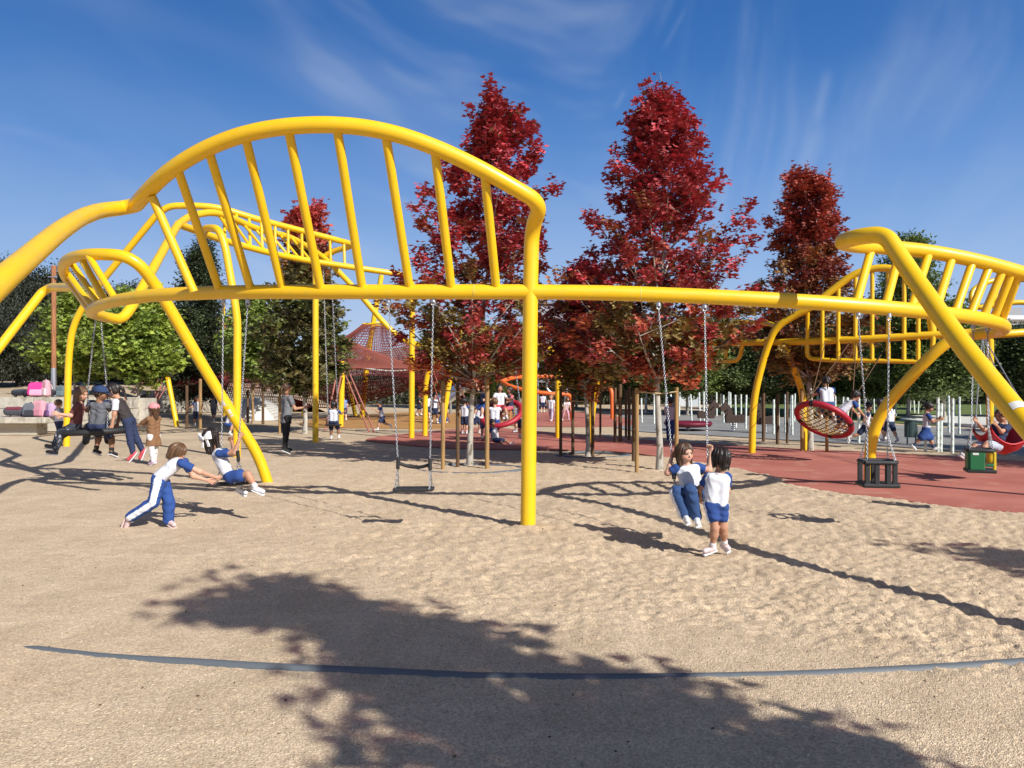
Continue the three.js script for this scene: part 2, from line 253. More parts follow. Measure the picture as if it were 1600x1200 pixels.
{ // rubber edging of the sand pit, half buried
  const c = new THREE.CatmullRomCurve3([[-260, 965], [-120, 990], [15, 1008], [150, 1024], [300, 1036], [450, 1045], [700, 1054], [900, 1057], [1100, 1056], [1300, 1051], [1450, 1044], [1600, 1034], [1800, 1016], [2100, 985]].map(([x, y]) => G(x, y)), false, 'centripetal').getPoints(160);
  const at = G(800, 1055), pts = c.map((p, i) => { const t = (800 + p.x / -p.z * FOCAL); p.y = -.019 - .05 * sstep(60, -10, t) + .012 * sstep(140, 330, t) * sstep(760, 560, t) + .006 * sstep(1200, 1400, t); return p.sub(at); });
  const t = thing('edging_strip', 'dark grey rubber edging curving across the foreground, half buried in sand', 'kerb', at);
  part('strip', sweep(pts, .036, 12, true), M.edging, t);
}
pits.forEach(([c, rx, rz], i) => {
  const t = thing('tree_pit_kerb', i ? 'dark rubber ring kerb around the middle maple right of the tall yellow post' : 'dark rubber ring kerb around the left maple beside the empty swing', 'kerb', c, 'ring kerbs around the maples'), pts = [];
  for (let a = 0; a <= 48; a++) { const q = a / 48 * Math.PI * 2; pts.push(new V3(Math.cos(q) * rx, -.005 - .02 * sstep(-.1, -.9, Math.cos(q)) + .012 * Math.sin(q * 3), Math.sin(q) * rz)); }
  part('ring', sweep(pts, .04, 8, false), M.edging, t);
});
// distant ridge
function ridge(name, x0, x1, d, hf, color, seed) {
  const n = 120, pos = [], idx = [];
  for (let i = 0; i <= n; i++) for (let j = 0; j <= 6; j++) { const px = lerp(x0, x1, i / n), f = j / 6, D = d + (1 - f) * -d * .35 + f * d * .2, X = (px - 800) / FOCAL * d, top = EYE + hf(px) / FOCAL * d; pos.push(X + (noise2(i * .3, j, seed) - .5) * d * .02, lerp(-2, top, Math.sin(f * Math.PI / 2)) * (.9 + .2 * noise2(i * .2, j * .8, seed + 3)), -D); }
  for (let i = 0; i < n; i++) for (let j = 0; j < 6; j++) { const a = i * 7 + j; idx.push(a, a + 7, a + 1, a + 1, a + 7, a + 8); }
  const g = new THREE.BufferGeometry(); g.setAttribute('position', new THREE.Float32BufferAttribute(pos, 3)); g.setIndex(idx); g.computeVertexNormals();
  const m = new THREE.Mesh(g, color); m.name = name; m.userData.kind = 'structure'; scene.add(m);
}
ridge('hills', 380, 1150, 520, (x) => 34 + 46 * Math.exp(-Math.pow((x - 730) / 130, 2)) + 10 * fbm(x * .02, 1, 3, 4), mat(lin(.23, .19, .17), 1), 3);
ridge('hills_001', -700, 2300, 900, (x) => 14 + 12 * fbm(x * .008, 4, 3, 8), mat(lin(.24, .24, .27), 1), 9);
{ // the earth bank behind the stone terrace on the left
  const n = 40, pos = [], idx = [];
  const prof = [[27.5, 1.14], [34, 1.25], [45, 1.62], [70, 2.1], [130, 2.4], [131, -1]];
  for (let i = 0; i <= n; i++) prof.forEach(([d, h], j) => { const px = lerp(-1400, 520, i / n), f = sstep(520, 440, px), back = sstep(195, 215, px); if (j < 2) d = lerp(d, 45.6 + j * 2, back); else if (j === 2) d = lerp(d, 50, back); pos.push((px - 800) / FOCAL * d, lerp(-.2, h + (noise2(i * .5, j, 4) - .5) * .12, f), -d); });
  for (let i = 0; i < n; i++) for (let j = 0; j < 5; j++) { const a = i * 6 + j; idx.push(a, a + 6, a + 1, a + 1, a + 6, a + 7); }
  const g = new THREE.BufferGeometry(); g.setAttribute('position', new THREE.Float32BufferAttribute(pos, 3)); const uv = []; for (let i = 0; i < pos.length; i += 3) uv.push(pos[i], pos[i + 2]); g.setAttribute('uv', new THREE.Float32BufferAttribute(uv, 2)); g.setIndex(idx); g.computeVertexNormals();
  const m = new THREE.Mesh(g, M.dirt); m.name = 'earth_bank'; m.userData.kind = 'structure'; scene.add(m);
}
// ---------------------------------------------------------------- the yellow tube frames
const PP = (list) => list.map((q) => q.length === 3 ? P(...q) : G(q[0], q[1]));
const down = (v, y = -.12) => new V3(v.x, y, v.z);
function bar(t, name, list, r, fillet = .4, n = 18) { const pts = path(list, fillet, 7); return part(name, sweep(loc(pts, t.position), r, n), M.yellow, t); }
const R0 = .0875, R1 = .05;
function seamAt(t, a, b, r) { const d = b.clone().sub(a).normalize().multiplyScalar(.006); return part('weld_seam', sweep(loc([a.clone().sub(d), a.clone().add(d)], t.position), r + .0018, 18, false), M.seam, t); }
{
  const at = G(825, 824); at.y = 0;
  const t = thing('monkey_bars', 'large yellow tube frame in front, with a tall arch of rungs', 'monkey bars', at, 'yellow tube climbing frames');
  const beam = [[143, 489, 12.2], [143, 483, 11.7], [160, 475, 11.2], [200, 466, 10.6], [250, 460.5, 10.2], [320, 457.5, 9.8], [400, 456, 9.4], [500, 456, 9.1], [600, 456, 8.95], [700, 456, 8.86], [830, 456, 8.84], [950, 457.5, 8.82], [1050, 461, 8.8], [1150, 465.5, 8.76], [1250, 471, 8.76], [1350, 478, 8.8], [1450, 487, 9.0], [1520, 495.5, 9.4], [1555, 503, 9.8], [1572, 511, 10.3], [1562, 518, 10.9], [1525, 522, 11.4], [1495, 524, 11.5], [1462, 548, 11.6], [1420, 592, 11.9], [1378, 640, 12.25], [1360, 690, 12.38], [1358, 758, 12.5]];
  const bp = PP(beam); bp.push(down(bp[bp.length - 1]));
  bar(t, 'beam', bp, R0, .6);
  const arch = PP([[-60, 500, 4.55], [0, 440, 5.2], [90, 363, 7.0], [125, 340, 8.0], [155, 329, 8.8], [190, 325, 9.3], [212, 321, 9.3], [224, 306, 8.95], [262, 268, 8.6], [312, 236, 8.4], [370, 212, 8.25], [430, 199, 8.15], [495, 194, 8.1], [560, 197, 8.1], [625, 210, 8.1], [690, 234, 8.15], [750, 263, 8.2], [800, 291, 8.28], [846, 318, 8.4], [831, 356, 8.8], [829, 440, 8.84], [825, 823, 8.84]]);
  arch.unshift(new V3(arch[0].x - .05, -.1, arch[0].z + .35)); arch.push(down(arch[arch.length - 1])); arch[arch.length - 2].y = .02;
  bar(t, 'arch_rail', arch, R0, .45);
  const rung = (a, b) => part('rung', sweep(loc([P(...a), P(...b)], at), R1, 14), M.yellow, t);
  const bz = (x) => { for (let i = 5; i < beam.length - 1; i++) if (x >= beam[i][0] && x < beam[i + 1][0]) { const k = (x - beam[i][0]) / (beam[i + 1][0] - beam[i][0]); return [x, lerp(beam[i][1], beam[i + 1][1], k), lerp(beam[i][2], beam[i + 1][2], k)]; } return [x, 456, 9]; };
  for (const [xb, xt, yt, dt] of [[303, 238, 308, 8.85], [344, 277, 262, 8.55], [393, 326, 234, 8.4], [442, 383, 212, 8.25], [502, 450, 199, 8.15], [567, 526, 197, 8.1], [641, 602, 207, 8.1], [706, 679, 231, 8.15], [776, 757, 268, 8.22]]) rung(bz(xb), [xt, yt, dt]);
  // left turn: upper loop and its leg
  const loop = PP([[-75, 640, 14.3], [0, 541, 15.2], [66, 456, 16.2], [80, 449, 16.2], [118, 449, 14.4], [104, 434, 13.0], [97, 418, 12.4], [106, 404, 11.8], [140, 396, 11.3], [210, 400, 11.2], [250, 456, 11.6], [330, 594, 12.2], [404, 712, 12.6], [419, 756, 12.65]]); loop.push(down(loop[loop.length - 1])); loop.unshift(new V3(loop[0].x - .4, -.1, loop[0].z + .2));
  bar(t, 'loop_rail', loop, R0, .42);
  for (const [a, b] of [[[139, 484, 12.0], [104, 437, 13.0]], [[144, 480, 11.8], [106, 428, 12.7]], [[155, 476, 11.4], [112, 411, 12.1]], [[166, 473, 11.15], [126, 402, 11.5]], [[181, 469, 10.85], [137, 398, 11.35]]]) rung(a, b);
  // right turn: upper rail and its leg towards the photographer
  const top = PP([[1800, 505, 10.4], [1700, 464, 10.1], [1640, 440, 9.8], [1597, 426, 9.6], [1520, 405, 9.5], [1440, 391, 9.45], [1380, 386, 9.3], [1335, 384, 9.0], [1312, 378, 8.5], [1340, 370, 8.1], [1383, 365, 7.9], [1420, 422, 7.6], [1500, 535, 6.75], [1600, 660, 5.85], [1905, 1000, 4.35]]);
  top.push(new V3(top[top.length - 1].x, -.1, top[top.length - 1].z + .05)); top[top.length - 2].y = .2;
  top.unshift(down(top[0]));
  bar(t, 'upper_rail', top, R0, .4);
  for (const [a, b, d] of [[1337, 1362, 9.2], [1383, 1406, 9.35], [1423, 1450, 9.42], [1461, 1486, 9.46], [1491, 1518, 9.5], [1515, 1545, 9.54], [1535, 1567, 9.57], [1551, 1581, 9.58], [1563, 1593, 9.6]]) { const ty = lerp(386, 426, sstep(1, 0, 1 - (b - 1350) / 250) * .5 + (b - 1350) / 500); rung(bz(a), [b, ty, d]); }
  for (const [x, y, d, i] of [[395, 207, 8.2, 1], [668, 225, 8.13, 1], [97, 358, 7.12, 1]]) { const a = P(x, y, d); }
  seamAt(t, P(1000, 459.2, 8.81), P(1050, 461, 8.8), R0); seamAt(t, P(741, 456, 8.85), P(830, 456, 8.84), R0); seamAt(t, P(218, 463.9, 10.45), P(250, 460.5, 10.2), R0); seamAt(t, P(292, 533, 11.92), P(330, 594, 12.2), R0); seamAt(t, P(60, 389, 6.44), P(90, 363, 7), R0); seamAt(t, P(829.5, 400, 8.83), P(829, 440, 8.84), R0);
  // pale worn stickers on two legs
  const band = (name, a, b, k0, k1, th0, th1) => { const o = a.clone().lerp(b, k0), e = a.clone().lerp(b, k1), T = e.clone().sub(o), ax = T.clone().normalize(), N = new V3(0, 0, 1); N.addScaledVector(ax, -N.dot(ax)).normalize(); const B = N.clone().cross(ax), pos = [], idx = [], n = 8; for (let i = 0; i <= 1; i++) for (let j = 0; j <= n; j++) { const q = lerp(th0, th1, j / n), v = o.clone().addScaledVector(T, i).addScaledVector(N, Math.cos(q) * (R0 + .001)).addScaledVector(B, Math.sin(q) * (R0 + .001)).sub(at); pos.push(v.x, v.y, v.z); } for (let j = 0; j < n; j++) idx.push(j, j + 1, j + n + 1, j + 1, j + n + 2, j + n + 1); const g = new THREE.BufferGeometry(); g.setAttribute('position', new THREE.Float32BufferAttribute(pos, 3)); g.setIndex(idx); g.computeVertexNormals(); part(name, g, mat(lin(.70, .68, .60), .6), t); };
  const la = P(250, 456, 11.6), lb = P(404, 712, 12.6); band('sticker', la, lb, .635, .665, -.5, .05); band('sticker', la, lb, .69, .715, -.35, .25); band('sticker', la, lb, .722, .732, -.5, .2);
  band('sticker', P(1500, 535, 6.75), P(1600, 660, 5.85), .86, .93, -.9, .45);
}
{ // the frame behind on the left: a three-railed ladder high on posts
  const at = G(370, 714), t = thing('monkey_bars', 'yellow tube frame behind the arch on the left, a ridge-shaped ladder on tall posts', 'monkey bars', at, 'yellow tube climbing frames'), r = .087;
  const A = PP([[104, 694, 20.8], [107, 560, 20.8], [113, 510, 20.7], [135, 470, 20.6], [165, 432, 20.4], [246, 334, 20.2], [264, 322, 20.2], [300, 321, 20.3], [342, 324, 20.5], [400, 342, 21], [480, 363, 22], [530, 376, 22.6], [552, 382, 23.2], [545, 386, 23.8], [522, 392, 24], [506, 401, 24.1]]); A.unshift(down(A[0]));
  bar(t, 'upper_rail', A, r, .6);
  const B = PP([[143, 489, 12.2], [162, 495, 12.7], [190, 500, 13.1], [205, 481, 13.3], [240, 418, 14.6], [278, 350, 17.6], [300, 336, 18.6], [333, 331, 19.4], [360, 339, 20], [400, 358, 21], [455, 370, 22.6], [507, 402, 24.1], [552, 448, 24.6], [607, 513, 25], [640, 538, 25], [700, 541, 24.6], [872, 541, 23.5]]);
  const bEnd = P(872, 541, 23.5), bFoot = G(869, 688); B.push(new V3(bEnd.x, 0, bEnd.z)); B.push(down(B[B.length - 1]));
  bar(t, 'ridge_rail', B, r, .6);
  const C = PP([[278, 350, 17.6], [324, 367, 19.2], [360, 379, 20], [429, 397, 21.2], [480, 407, 22], [560, 419, 22.9], [628, 429, 23.4], [644, 440, 23.5], [643, 684, 23.5]]); C.push(down(C[C.length - 1]));
  bar(t, 'lower_rail', C, r, .35);
  const D = PP([[318, 364, 18.8], [322, 356, 17.9], [342, 357, 17.5], [352, 385, 17.45], [366, 466, 17.4], [371, 500, 17.4], [370, 713, 17.4]]); D.push(down(D[D.length - 1]));
  bar(t, 'post', D, r, .4);
  const e0 = P(493, 409, 22.2); part('post', sweep(loc([e0, new V3(e0.x, -.1, e0.z)], at), r, 14), M.yellow, t);
  const on = (L, x) => { for (let i = 0; i < L.length - 1; i++) { const a = L[i], b = L[i + 1], xa = 800 + a.x / -a.z * FOCAL, xb = 800 + b.x / -b.z * FOCAL; if (x >= xa && x <= xb) return a.clone().lerp(b, (x - xa) / (xb - xa)); } return L[0].clone(); };
  const A2 = A.slice(7), C2 = C.slice(1, 7), B2 = B.slice(7, 12);
  for (const x of [350, 369, 389, 408, 429, 449, 471, 515, 537]) part('rung', sweep(loc([on(A2, x), on(C2, x + 1)], at), .042, 10), M.yellow, t);
  for (const [b, c] of [[340, 372], [358, 392], [378, 415], [398, 434], [418, 452], [436, 468], [454, 486]]) part('rung', sweep(loc([on(B2, b), on(C2, c)], at), .038, 10), M.yellow, t);
}
{ // rear middle: a low curved ladder running behind the maples to the right
  const at = G(1175, 708), t = thing('monkey_bars', 'yellow tube frame behind the maples on the right, low with a hump', 'monkey bars', at, 'yellow tube climbing frames'), r = .082;
  const A = PP([[1175, 707, 18.4], [1177, 622, 18.4], [1196, 550, 18.2], [1211, 512, 18], [1240, 494, 17.8], [1265, 482, 17.6], [1302, 452, 17.4], [1335, 427, 17.2], [1370, 418, 17], [1400, 420, 16.8], [1432, 442, 16.6], [1452, 480, 16.5], [1458, 526, 16.5]]); A.unshift(down(A[0]));
  bar(t, 'hump_rail', A, r, .6);
  const mid = PP([[958, 541, 22.6], [1060, 539, 21], [1130, 536, 19.6], [1250, 534, 18], [1350, 530, 17.1], [1480, 522, 16.3], [1560, 523, 16], [1680, 513, 16]]); bar(t, 'middle_rail', mid, r, .6);
  const low = PP([[1261, 534, 17.9], [1261, 560, 17.9], [1300, 563, 17.5], [1380, 564, 16.9], [1456, 566, 16.4], [1458, 526, 16.4]]); bar(t, 'lower_rail', low, .05, .16);
  const on = (L, x) => { for (let i = 0; i < L.length - 1; i++) { const a = L[i], b = L[i + 1], xa = 800 + a.x / -a.z * FOCAL, xb = 800 + b.x / -b.z * FOCAL; if (x >= xa && x <= xb) return a.clone().lerp(b, (x - xa) / (xb - xa)); } return null; };
  for (const x of [1285, 1310, 1337, 1363, 1388, 1413, 1435]) { const u = on(A.slice(4), x), l = on(low, x) || on(mid, x); if (u && l) part('rung', sweep(loc([u, l], at), .045, 10), M.yellow, t); }
  { const u = on(A.slice(4), 1262), l = on(mid, 1262); part('rung', sweep(loc([u, l], at), .045, 10), M.yellow, t); }
  const up2 = PP([[1010, 512, 21.4], [1080, 511, 20.4], [1128, 507, 19.8], [1150, 503, 19.5], [1200, 505, 18.8], [1213, 510, 18.1]]); bar(t, 'upper_rail', up2, .06, .3);
  const lo2 = PP([[1000, 563, 21.8], [1045, 564, 21.2], [1150, 564, 19.5], [1157, 556, 19.4], [1160, 538, 19.3]]); bar(t, 'lower_rail', lo2, .055, .12);
  for (const x of [1040, 1090, 1135]) part('rung', sweep(loc([on(lo2, x), on(up2, x + 3)], at), .045, 10), M.yellow, t);
  part('rung', sweep(loc([P(1158, 540, 19.4), P(1162, 504, 19.4)], at), .045, 10), M.yellow, t);
  const leg = PP([[1222, 536, 18.3], [1238, 570, 18.7], [1254, 612, 19.2], [1257, 703, 19.2]]); leg.push(down(leg[leg.length - 1])); bar(t, 'post', leg, r, .3);
  const leg2 = PP([[1547, 524, 22.6], [1546, 687, 22.7]]); leg2.push(down(leg2[1])); leg2[0] = P(1547, 524, 16.1).add(new V3(0, 0, 0)); const f2 = leg2[0]; part('post', sweep(loc([f2, new V3(f2.x, -.1, f2.z)], at), r * .85, 14), M.yellow, t);
  const tail = PP([[1690, 500, 17.5], [1600, 470, 17.6], [1550, 478, 17.7], [1520, 482, 17.8], [1516, 455, 17.9], [1545, 438, 18], [1600, 436, 18], [1690, 450, 18]]); bar(t, 'tail_rail', tail, .06, .3);
  part('rung', sweep(loc([P(1556, 476, 17.7), P(1558, 437, 18)], at), .04, 8), M.yellow, t);
}
{ // small rear frames between the trunks
  const at = G(925, 692), t = thing('monkey_bars', 'yellow tube frame far back in the middle, half hidden by maples', 'monkey bars', at, 'yellow tube climbing frames'), r = .08;
  const m = PP([[690, 513, 25], [720, 512, 24.6], [800, 514, 24], [868, 513, 23]]); bar(t, 'upper_rail', m, r * .8, .4);
  const l = PP([[664, 680, 24.5], [665, 600, 24.5], [672, 566, 24.4], [700, 564, 24.4], [760, 566, 24.2], [812, 565, 23.9], [860, 556, 23.4]]); l.unshift(down(l[0])); bar(t, 'lower_rail', l, r, .3);
  part('rung', sweep(loc([P(797, 514, 24), P(797, 565, 24)], at), .045, 10), M.yellow, t);
  part('rung', sweep(loc([P(720, 512, 24.6), P(722, 565, 24.4)], at), .045, 10), M.yellow, t);
  const p = PP([[1010, 520, 20], [975, 540, 20.4], [958, 541, 20.7], [938, 580, 21.2], [926, 630, 21.5], [921, 691, 21.6]]); p.push(down(p[p.length - 1])); bar(t, 'post', p, .1, .35);
}
// ---------------------------------------------------------------- chains and swings
const linkGeo = (() => { const g = new THREE.TorusGeometry(.0115, .0042, 5, 8).scale(.8, 1.45, 1); return g; })();
function chainGeo(a, b, at, coarse = 1) {
  const L = a.distanceTo(b), step = .027 * coarse, n = Math.max(1, Math.round(L / step)), q = new THREE.Quaternion().setFromUnitVectors(new V3(0, 1, 0), b.clone().sub(a).normalize()), out = [];
  for (let i = 0; i < n; i++) { const m = new THREE.Matrix4().compose(a.clone().lerp(b, (i + .5) / n).sub(at), q, new V3(coarse, coarse, coarse)), r = new THREE.Matrix4().makeRotationY(i % 2 ? Math.PI / 2 + .3 : .3); out.push(linkGeo.clone().applyMatrix4(r).applyMatrix4(m)); }
  return out;
}
function chain(t, pts, coarse = 1) { const g = []; for (let i = 0; i < pts.length - 1; i++) g.push(...chainGeo(pts[i], pts[i + 1], t.position, coarse)); return part('chain', g, M.chain, t); }
function hanger(t, p) { const l = p.clone().sub(t.position); part('hanger', [new THREE.CylinderGeometry(.026, .03, .05, 10).translate(l.x, l.y - .005, l.z), new THREE.TorusGeometry(.022, .008, 6, 10).translate(l.x, l.y - .045, l.z)], M.steel, t); }
const floorOf = (p) => new V3(p.x, 0, p.z);
function flatSwing(label, tops, grips, ends, backSag) {
  const mid = ends[0].clone().lerp(ends[1], .5), t = thing('swing', label, 'swing', floorOf(mid), 'chain swings hung from the yellow frames');
  for (let i = 0; i < 2; i++) { hanger(t, tops[i]); chain(t, [tops[i].clone().add(new V3(0, -.05, 0)), grips[i]]); }
  const ax = ends[1].clone().sub(ends[0]).normalize(), fw = new V3(-ax.z, 0, ax.x).normalize();
  for (let i = 0; i < 2; i++) { const e = ends[i], d = grips[i].clone().sub(e).normalize(); chain(t, [grips[i].clone().addScaledVector(d, -.06), e.clone().addScaledVector(fw, .07)]); chain(t, [grips[i].clone().addScaledVector(d, -.06), e.clone().addScaledVector(fw, -.07)]); part('chain_sleeve', sweep(loc([grips[i].clone().addScaledVector(d, .06), grips[i].clone().addScaledVector(d, -.07)], t.position), .022, 10), M.rubber, t); }
  const q = new THREE.Quaternion().setFromRotationMatrix(new THREE.Matrix4().makeBasis(ax, new V3(0, 1, 0), fw.clone().negate()));
  const c = mid.clone().sub(t.position); const L = ends[0].distanceTo(ends[1]) + .06;
  part('seat', new RoundedBoxGeometry(L, .042, .19, 3, .016).applyQuaternion(q).translate(c.x, c.y, c.z), M.rubber, t);
  if (backSag) { const a = grips[0], b = grips[1], bp = []; for (let i = 0; i <= 12; i++) { const k = i / 12, p = a.clone().lerp(b, k); p.y -= backSag * 4 * k * (1 - k); p.addScaledVector(fw, -.06 * 4 * k * (1 - k)); bp.push(p); } part('back_strap', sweep(loc(bp, t.position), .019, 8, true, .6), M.rubber, t); }
  return t;
}
flatSwing('empty black flat swing with a back strap, hanging left of the tall yellow post', [P(607, 468, 8.95), P(677, 468, 8.88)], [P(622, 723, 8.78), P(672, 725, 8.74)], [P(620, 764, 8.8), P(673, 764, 8.74)], .05);
flatSwing('black swing carrying the smiling girl in blue trousers', [P(1029, 474, 8.8), P(1101, 477, 8.78)], [P(1052, 738, 7.9), P(1106, 735, 7.95)], [P(1058, 782, 7.86), P(1112, 777, 7.92)], .05);
flatSwing('black swing carrying the girl with the white bow', [P(349, 470, 9.7), P(387, 470, 9.5)], [P(346, 722, 9.62), P(372, 712, 9.3)], [P(345, 757, 9.7), P(375, 754, 9.38)], 0);
function bucketSwing(label, tops, c, w, h, shell, yaw) {
  const t = thing('toddler_swing', label, 'toddler swing', floorOf(c), 'toddler bucket swings'), l = c.clone().sub(t.position), rot = (g) => g.rotateY(yaw).translate(l.x, l.y, l.z);
  const hw = w / 2;
  const ring = path([new V3(-hw, h / 2, hw * .8), new V3(hw, h / 2, hw * .8), new V3(hw, h / 2, -hw * .8), new V3(-hw, h / 2, -hw * .8), new V3(-hw, h / 2, hw * .8)], .1, 5);
  part('top_ring', rot(sweep(ring, .026, 10)), M.rubber, t);
  part('seat', rot(new RoundedBoxGeometry(w * 1.12, .05, w * .86, 3, .02).translate(0, -h / 2, 0)), M.rubber, t);
  if (!shell) for (const [x, z] of [[-.42, .36], [-.14, .38], [.2, .38], [.42, .3], [-.42, -.34], [.42, -.34], [0, -.38]]) part('strut', rot(new RoundedBoxGeometry(.055, h, .03, 2, .01).translate(x * w, 0, z * w)), M.rubber, t);
  else { const gm = mat(lin(.012, .13, .045), .5); part('side_panel', rot(new RoundedBoxGeometry(w * .56, h * .9, .03, 2, .012).translate(-w * .17, 0, w * .4)), gm, t); part('side_panel', rot(new RoundedBoxGeometry(.03, h * .9, w * .6, 2, .012).translate(-w * .46, 0, 0)), gm, t); part('side_panel', rot(new RoundedBoxGeometry(w * .5, h * .9, .03, 2, .012).translate(0, 0, -w * .4)), gm, t); part('side_panel', rot(new RoundedBoxGeometry(.035, h * .9, w * .16, 2, .012).translate(w * .47, 0, w * .32)), mat(lin(.62, .42, .015), .5), t, 'yellow side panel'); part('crossbar', rot(new RoundedBoxGeometry(w * .3, .04, .03, 2, .01).translate(w * .28, -h * .2, w * .4)), gm, t); part('label_plate', rot(box(w * .22, h * .1, .004, -w * .24, h * .34, w * .4 + .0175)), mat(lin(.7, .7, .68), .6), t); }
  tops.forEach((tp, i) => { hanger(t, tp); const s = i ? 1 : -1, k = new V3(s * hw * .62, h / 2 + .30, 0).applyAxisAngle(new V3(0, 1, 0), yaw).add(c); chain(t, [tp.clone().add(new V3(0, -.05, 0)), k]); for (const z of [-1, 1]) chain(t, [k, new V3(s * hw * .86, h / 2, z * hw * .7).applyAxisAngle(new V3(0, 1, 0), yaw).add(c)]); });
}
bucketSwing('black cage toddler swing hanging over the red rubber path', [P(1341, 489, 8.8), P(1389, 492, 8.84)], P(1371, 739, 8.75), .36, .26, false, -.12);
bucketSwing('green toddler swing with black rim beside the slanted leg', [P(1521, 510, 10.2), P(1543, 512, 10.3)], P(1531, 719, 9.8), .30, .26, true, -.35);
// ---------------------------------------------------------------- trees
function leafShape(kind, rng) {                        // one leaf, folded a little along its midrib, as flat triangles
  const o = kind === 'maple' ? [[0, 0], [.22, .06], [.50, -.06], [.36, .20], [.62, .42], [.30, .46], [.22, .62], [0, 1], [-.22, .62], [-.30, .46], [-.62, .42], [-.36, .20], [-.50, -.06], [-.22, .06]] : [[0, 0], [.22, .25], [.27, .5], [.16, .8], [0, 1], [-.16, .8], [-.27, .5], [-.22, .25]];
  const f = .2 + rng() * .25, bend = -.25 * rng(), pos = [], c = [0, .4];
  const v = ([x, y]) => [x, y, Math.abs(x) * f + y * y * bend];
  for (let i = 0; i < o.length; i++) pos.push(...v(c), ...v(o[i]), ...v(o[(i + 1) % o.length]));
  const g = new THREE.BufferGeometry(); g.setAttribute('position', new THREE.Float32BufferAttribute(pos, 3)); g.computeVertexNormals(); return g;
}
function leafCluster(kind, n, size, spread, seed, droop = 1) {
  const rng = mulberry(seed), list = [];
  for (let i = 0; i < n; i++) { const g = leafShape(kind, rng), s = size * (.7 + rng() * .55), m = new THREE.Matrix4(), a = rng() * 6.283; m.compose(new V3((rng() - .5) * spread * 2, (rng() - .5) * spread * 1.6, (rng() - .5) * spread * 2), new THREE.Quaternion().setFromEuler(new THREE.Euler(-(.4 + rng() * 1.5) * droop + (1 - droop) * (rng() - .5) * 2, a, (rng() - .5) * 1.2, 'YXZ')), new V3(s, s, s)); list.push(g.applyMatrix4(m)); }
  return merge(list);
}
const LEAF = { maple: leafCluster('maple', 6, .088, .10, 11), mapleBig: leafCluster('maple', 6, .15, .16, 21), oval: leafCluster('oval', 12, .10, .16, 31, .8), fine: leafCluster('oval', 16, .085, .22, 41, .5) };
M.leaf = new THREE.MeshPhysicalMaterial({ color: 0xffffff, roughness: .62, transmission: .28, thickness: 0, side: THREE.DoubleSide });
// profile: list of [height fraction of the crown, radius]; colours: (height fraction, how far out, noise, rng) => Color
function makeTree(o) {
  const rng = mulberry(o.seed), at = o.at, t = thing(o.name, o.label, 'tree', at, o.group);
  const H = o.H, c0 = o.crown, prof = o.profile, rad = (f) => { let i = 0; while (i < prof.length - 2 && f > prof[i + 1][0]) i++; return lerp(prof[i][1], prof[i + 1][1], clamp((f - prof[i][0]) / (prof[i + 1][0] - prof[i][0]))); };
  const leanX = o.lean ?? 0, bend = (h) => new V3(leanX * h / H + .05 * Math.sin(h * 1.3 + o.seed), h, .05 * Math.cos(h * 1.1 + o.seed));
  const tp = []; for (let i = 0; i <= 14; i++) tp.push(bend(lerp(-.08, H * .96, i / 14))); tp[0].x = tp[1].x * .6;
  part('trunk', sweep(tp, tp.map((_, i) => o.r * lerp(i === 0 ? 1.25 : 1, .12, i / 14)), 10), o.bark ?? M.bark, t);
  const limbs = [], tips = [], nB = o.branches;
  for (let i = 0; i < nB; i++) {
    const f = Math.pow((i + .5) / nB, 1.08), az = i * 2.39996 + rng() * .8, rr = rad(f) * (o.vary ? .62 + rng() * .5 : .62 + rng() * .62), rise = o.rise * (.6 + .8 * rng()) * rr, hTip = c0 + f * (H - c0), hBase = Math.max(c0 * .86, hTip - rise);
    const b = bend(hBase), e = bend(Math.min(hTip, H)).add(new V3(Math.cos(az) * rr, 0, Math.sin(az) * rr)), m = b.clone().lerp(e, .5).add(new V3(0, -.06 * rr, 0)), pts = path([b, m, e], 9, 4), r0 = clamp(o.r * .42 * (1 - f * .6) * Math.sqrt(rr / 1.2), .008, .06);
    limbs.push(sweep(pts, pts.map((_, k) => lerp(r0, .005, k / (pts.length - 1))), 5, false));
    const nt = o.twigs ?? 5;
    for (let k = 0; k < nt; k++) { const s = lerp(.3, 1, (k + rng() * .7) / nt), q = b.clone().lerp(e, s).add(new V3(0, -.03, 0)), L = (o.tuft ?? .42) * (.5 + rng()), d = new V3(rng() - .5, (rng() - .25) * .9, rng() - .5).normalize(), w = k === nt - 1 ? e.clone() : q.clone().addScaledVector(d, L); limbs.push(sweep([q, w], [.008, .004], 4, false)); tips.push([w, f, s, q]); }
  }
  for (let i = 0; i < 4; i++) tips.push([bend(H * (1 - .03 * i)), 1, 1]);
  part('limbs', limbs, o.bark ?? M.bark, t, 'thin branches inside the crown');
  const n = o.clusters, im = new THREE.InstancedMesh(o.leaf, M.leaf, n), q = new THREE.Object3D(), sp = o.spread ?? .2;
  const tone = tips.map(() => rng());
  for (let i = 0; i < n; i++) {
    const k = Math.floor(rng() * tips.length), [e0, f, s, e1] = tips[k], w = e1 ? e0.clone().lerp(e1, Math.pow(rng(), 1.3) * .9) : e0, gs = () => (rng() + rng() + rng() - 1.5) * 1.15;
    q.position.set(w.x + gs() * sp, w.y + gs() * sp * .85 - sp * .2, w.z + gs() * sp); q.rotation.set((rng() - .5) * .9, rng() * 6.283, (rng() - .5) * .9); const sc = (o.leafScale ?? 1) * (.7 + rng() * .6); q.scale.set(sc, sc, sc); q.updateMatrix(); im.setMatrixAt(i, q.matrix);
    im.setColorAt(i, o.color((q.position.y - c0) / (H - c0), s, tone[k], rng));
  }
  im.name = 'crown'; im.userData.kind = 'stuff'; t.add(im);
  return t;
}
const mixc = (a, b, t) => [lerp(a[0], b[0], t), lerp(a[1], b[1], t), lerp(a[2], b[2], t)];
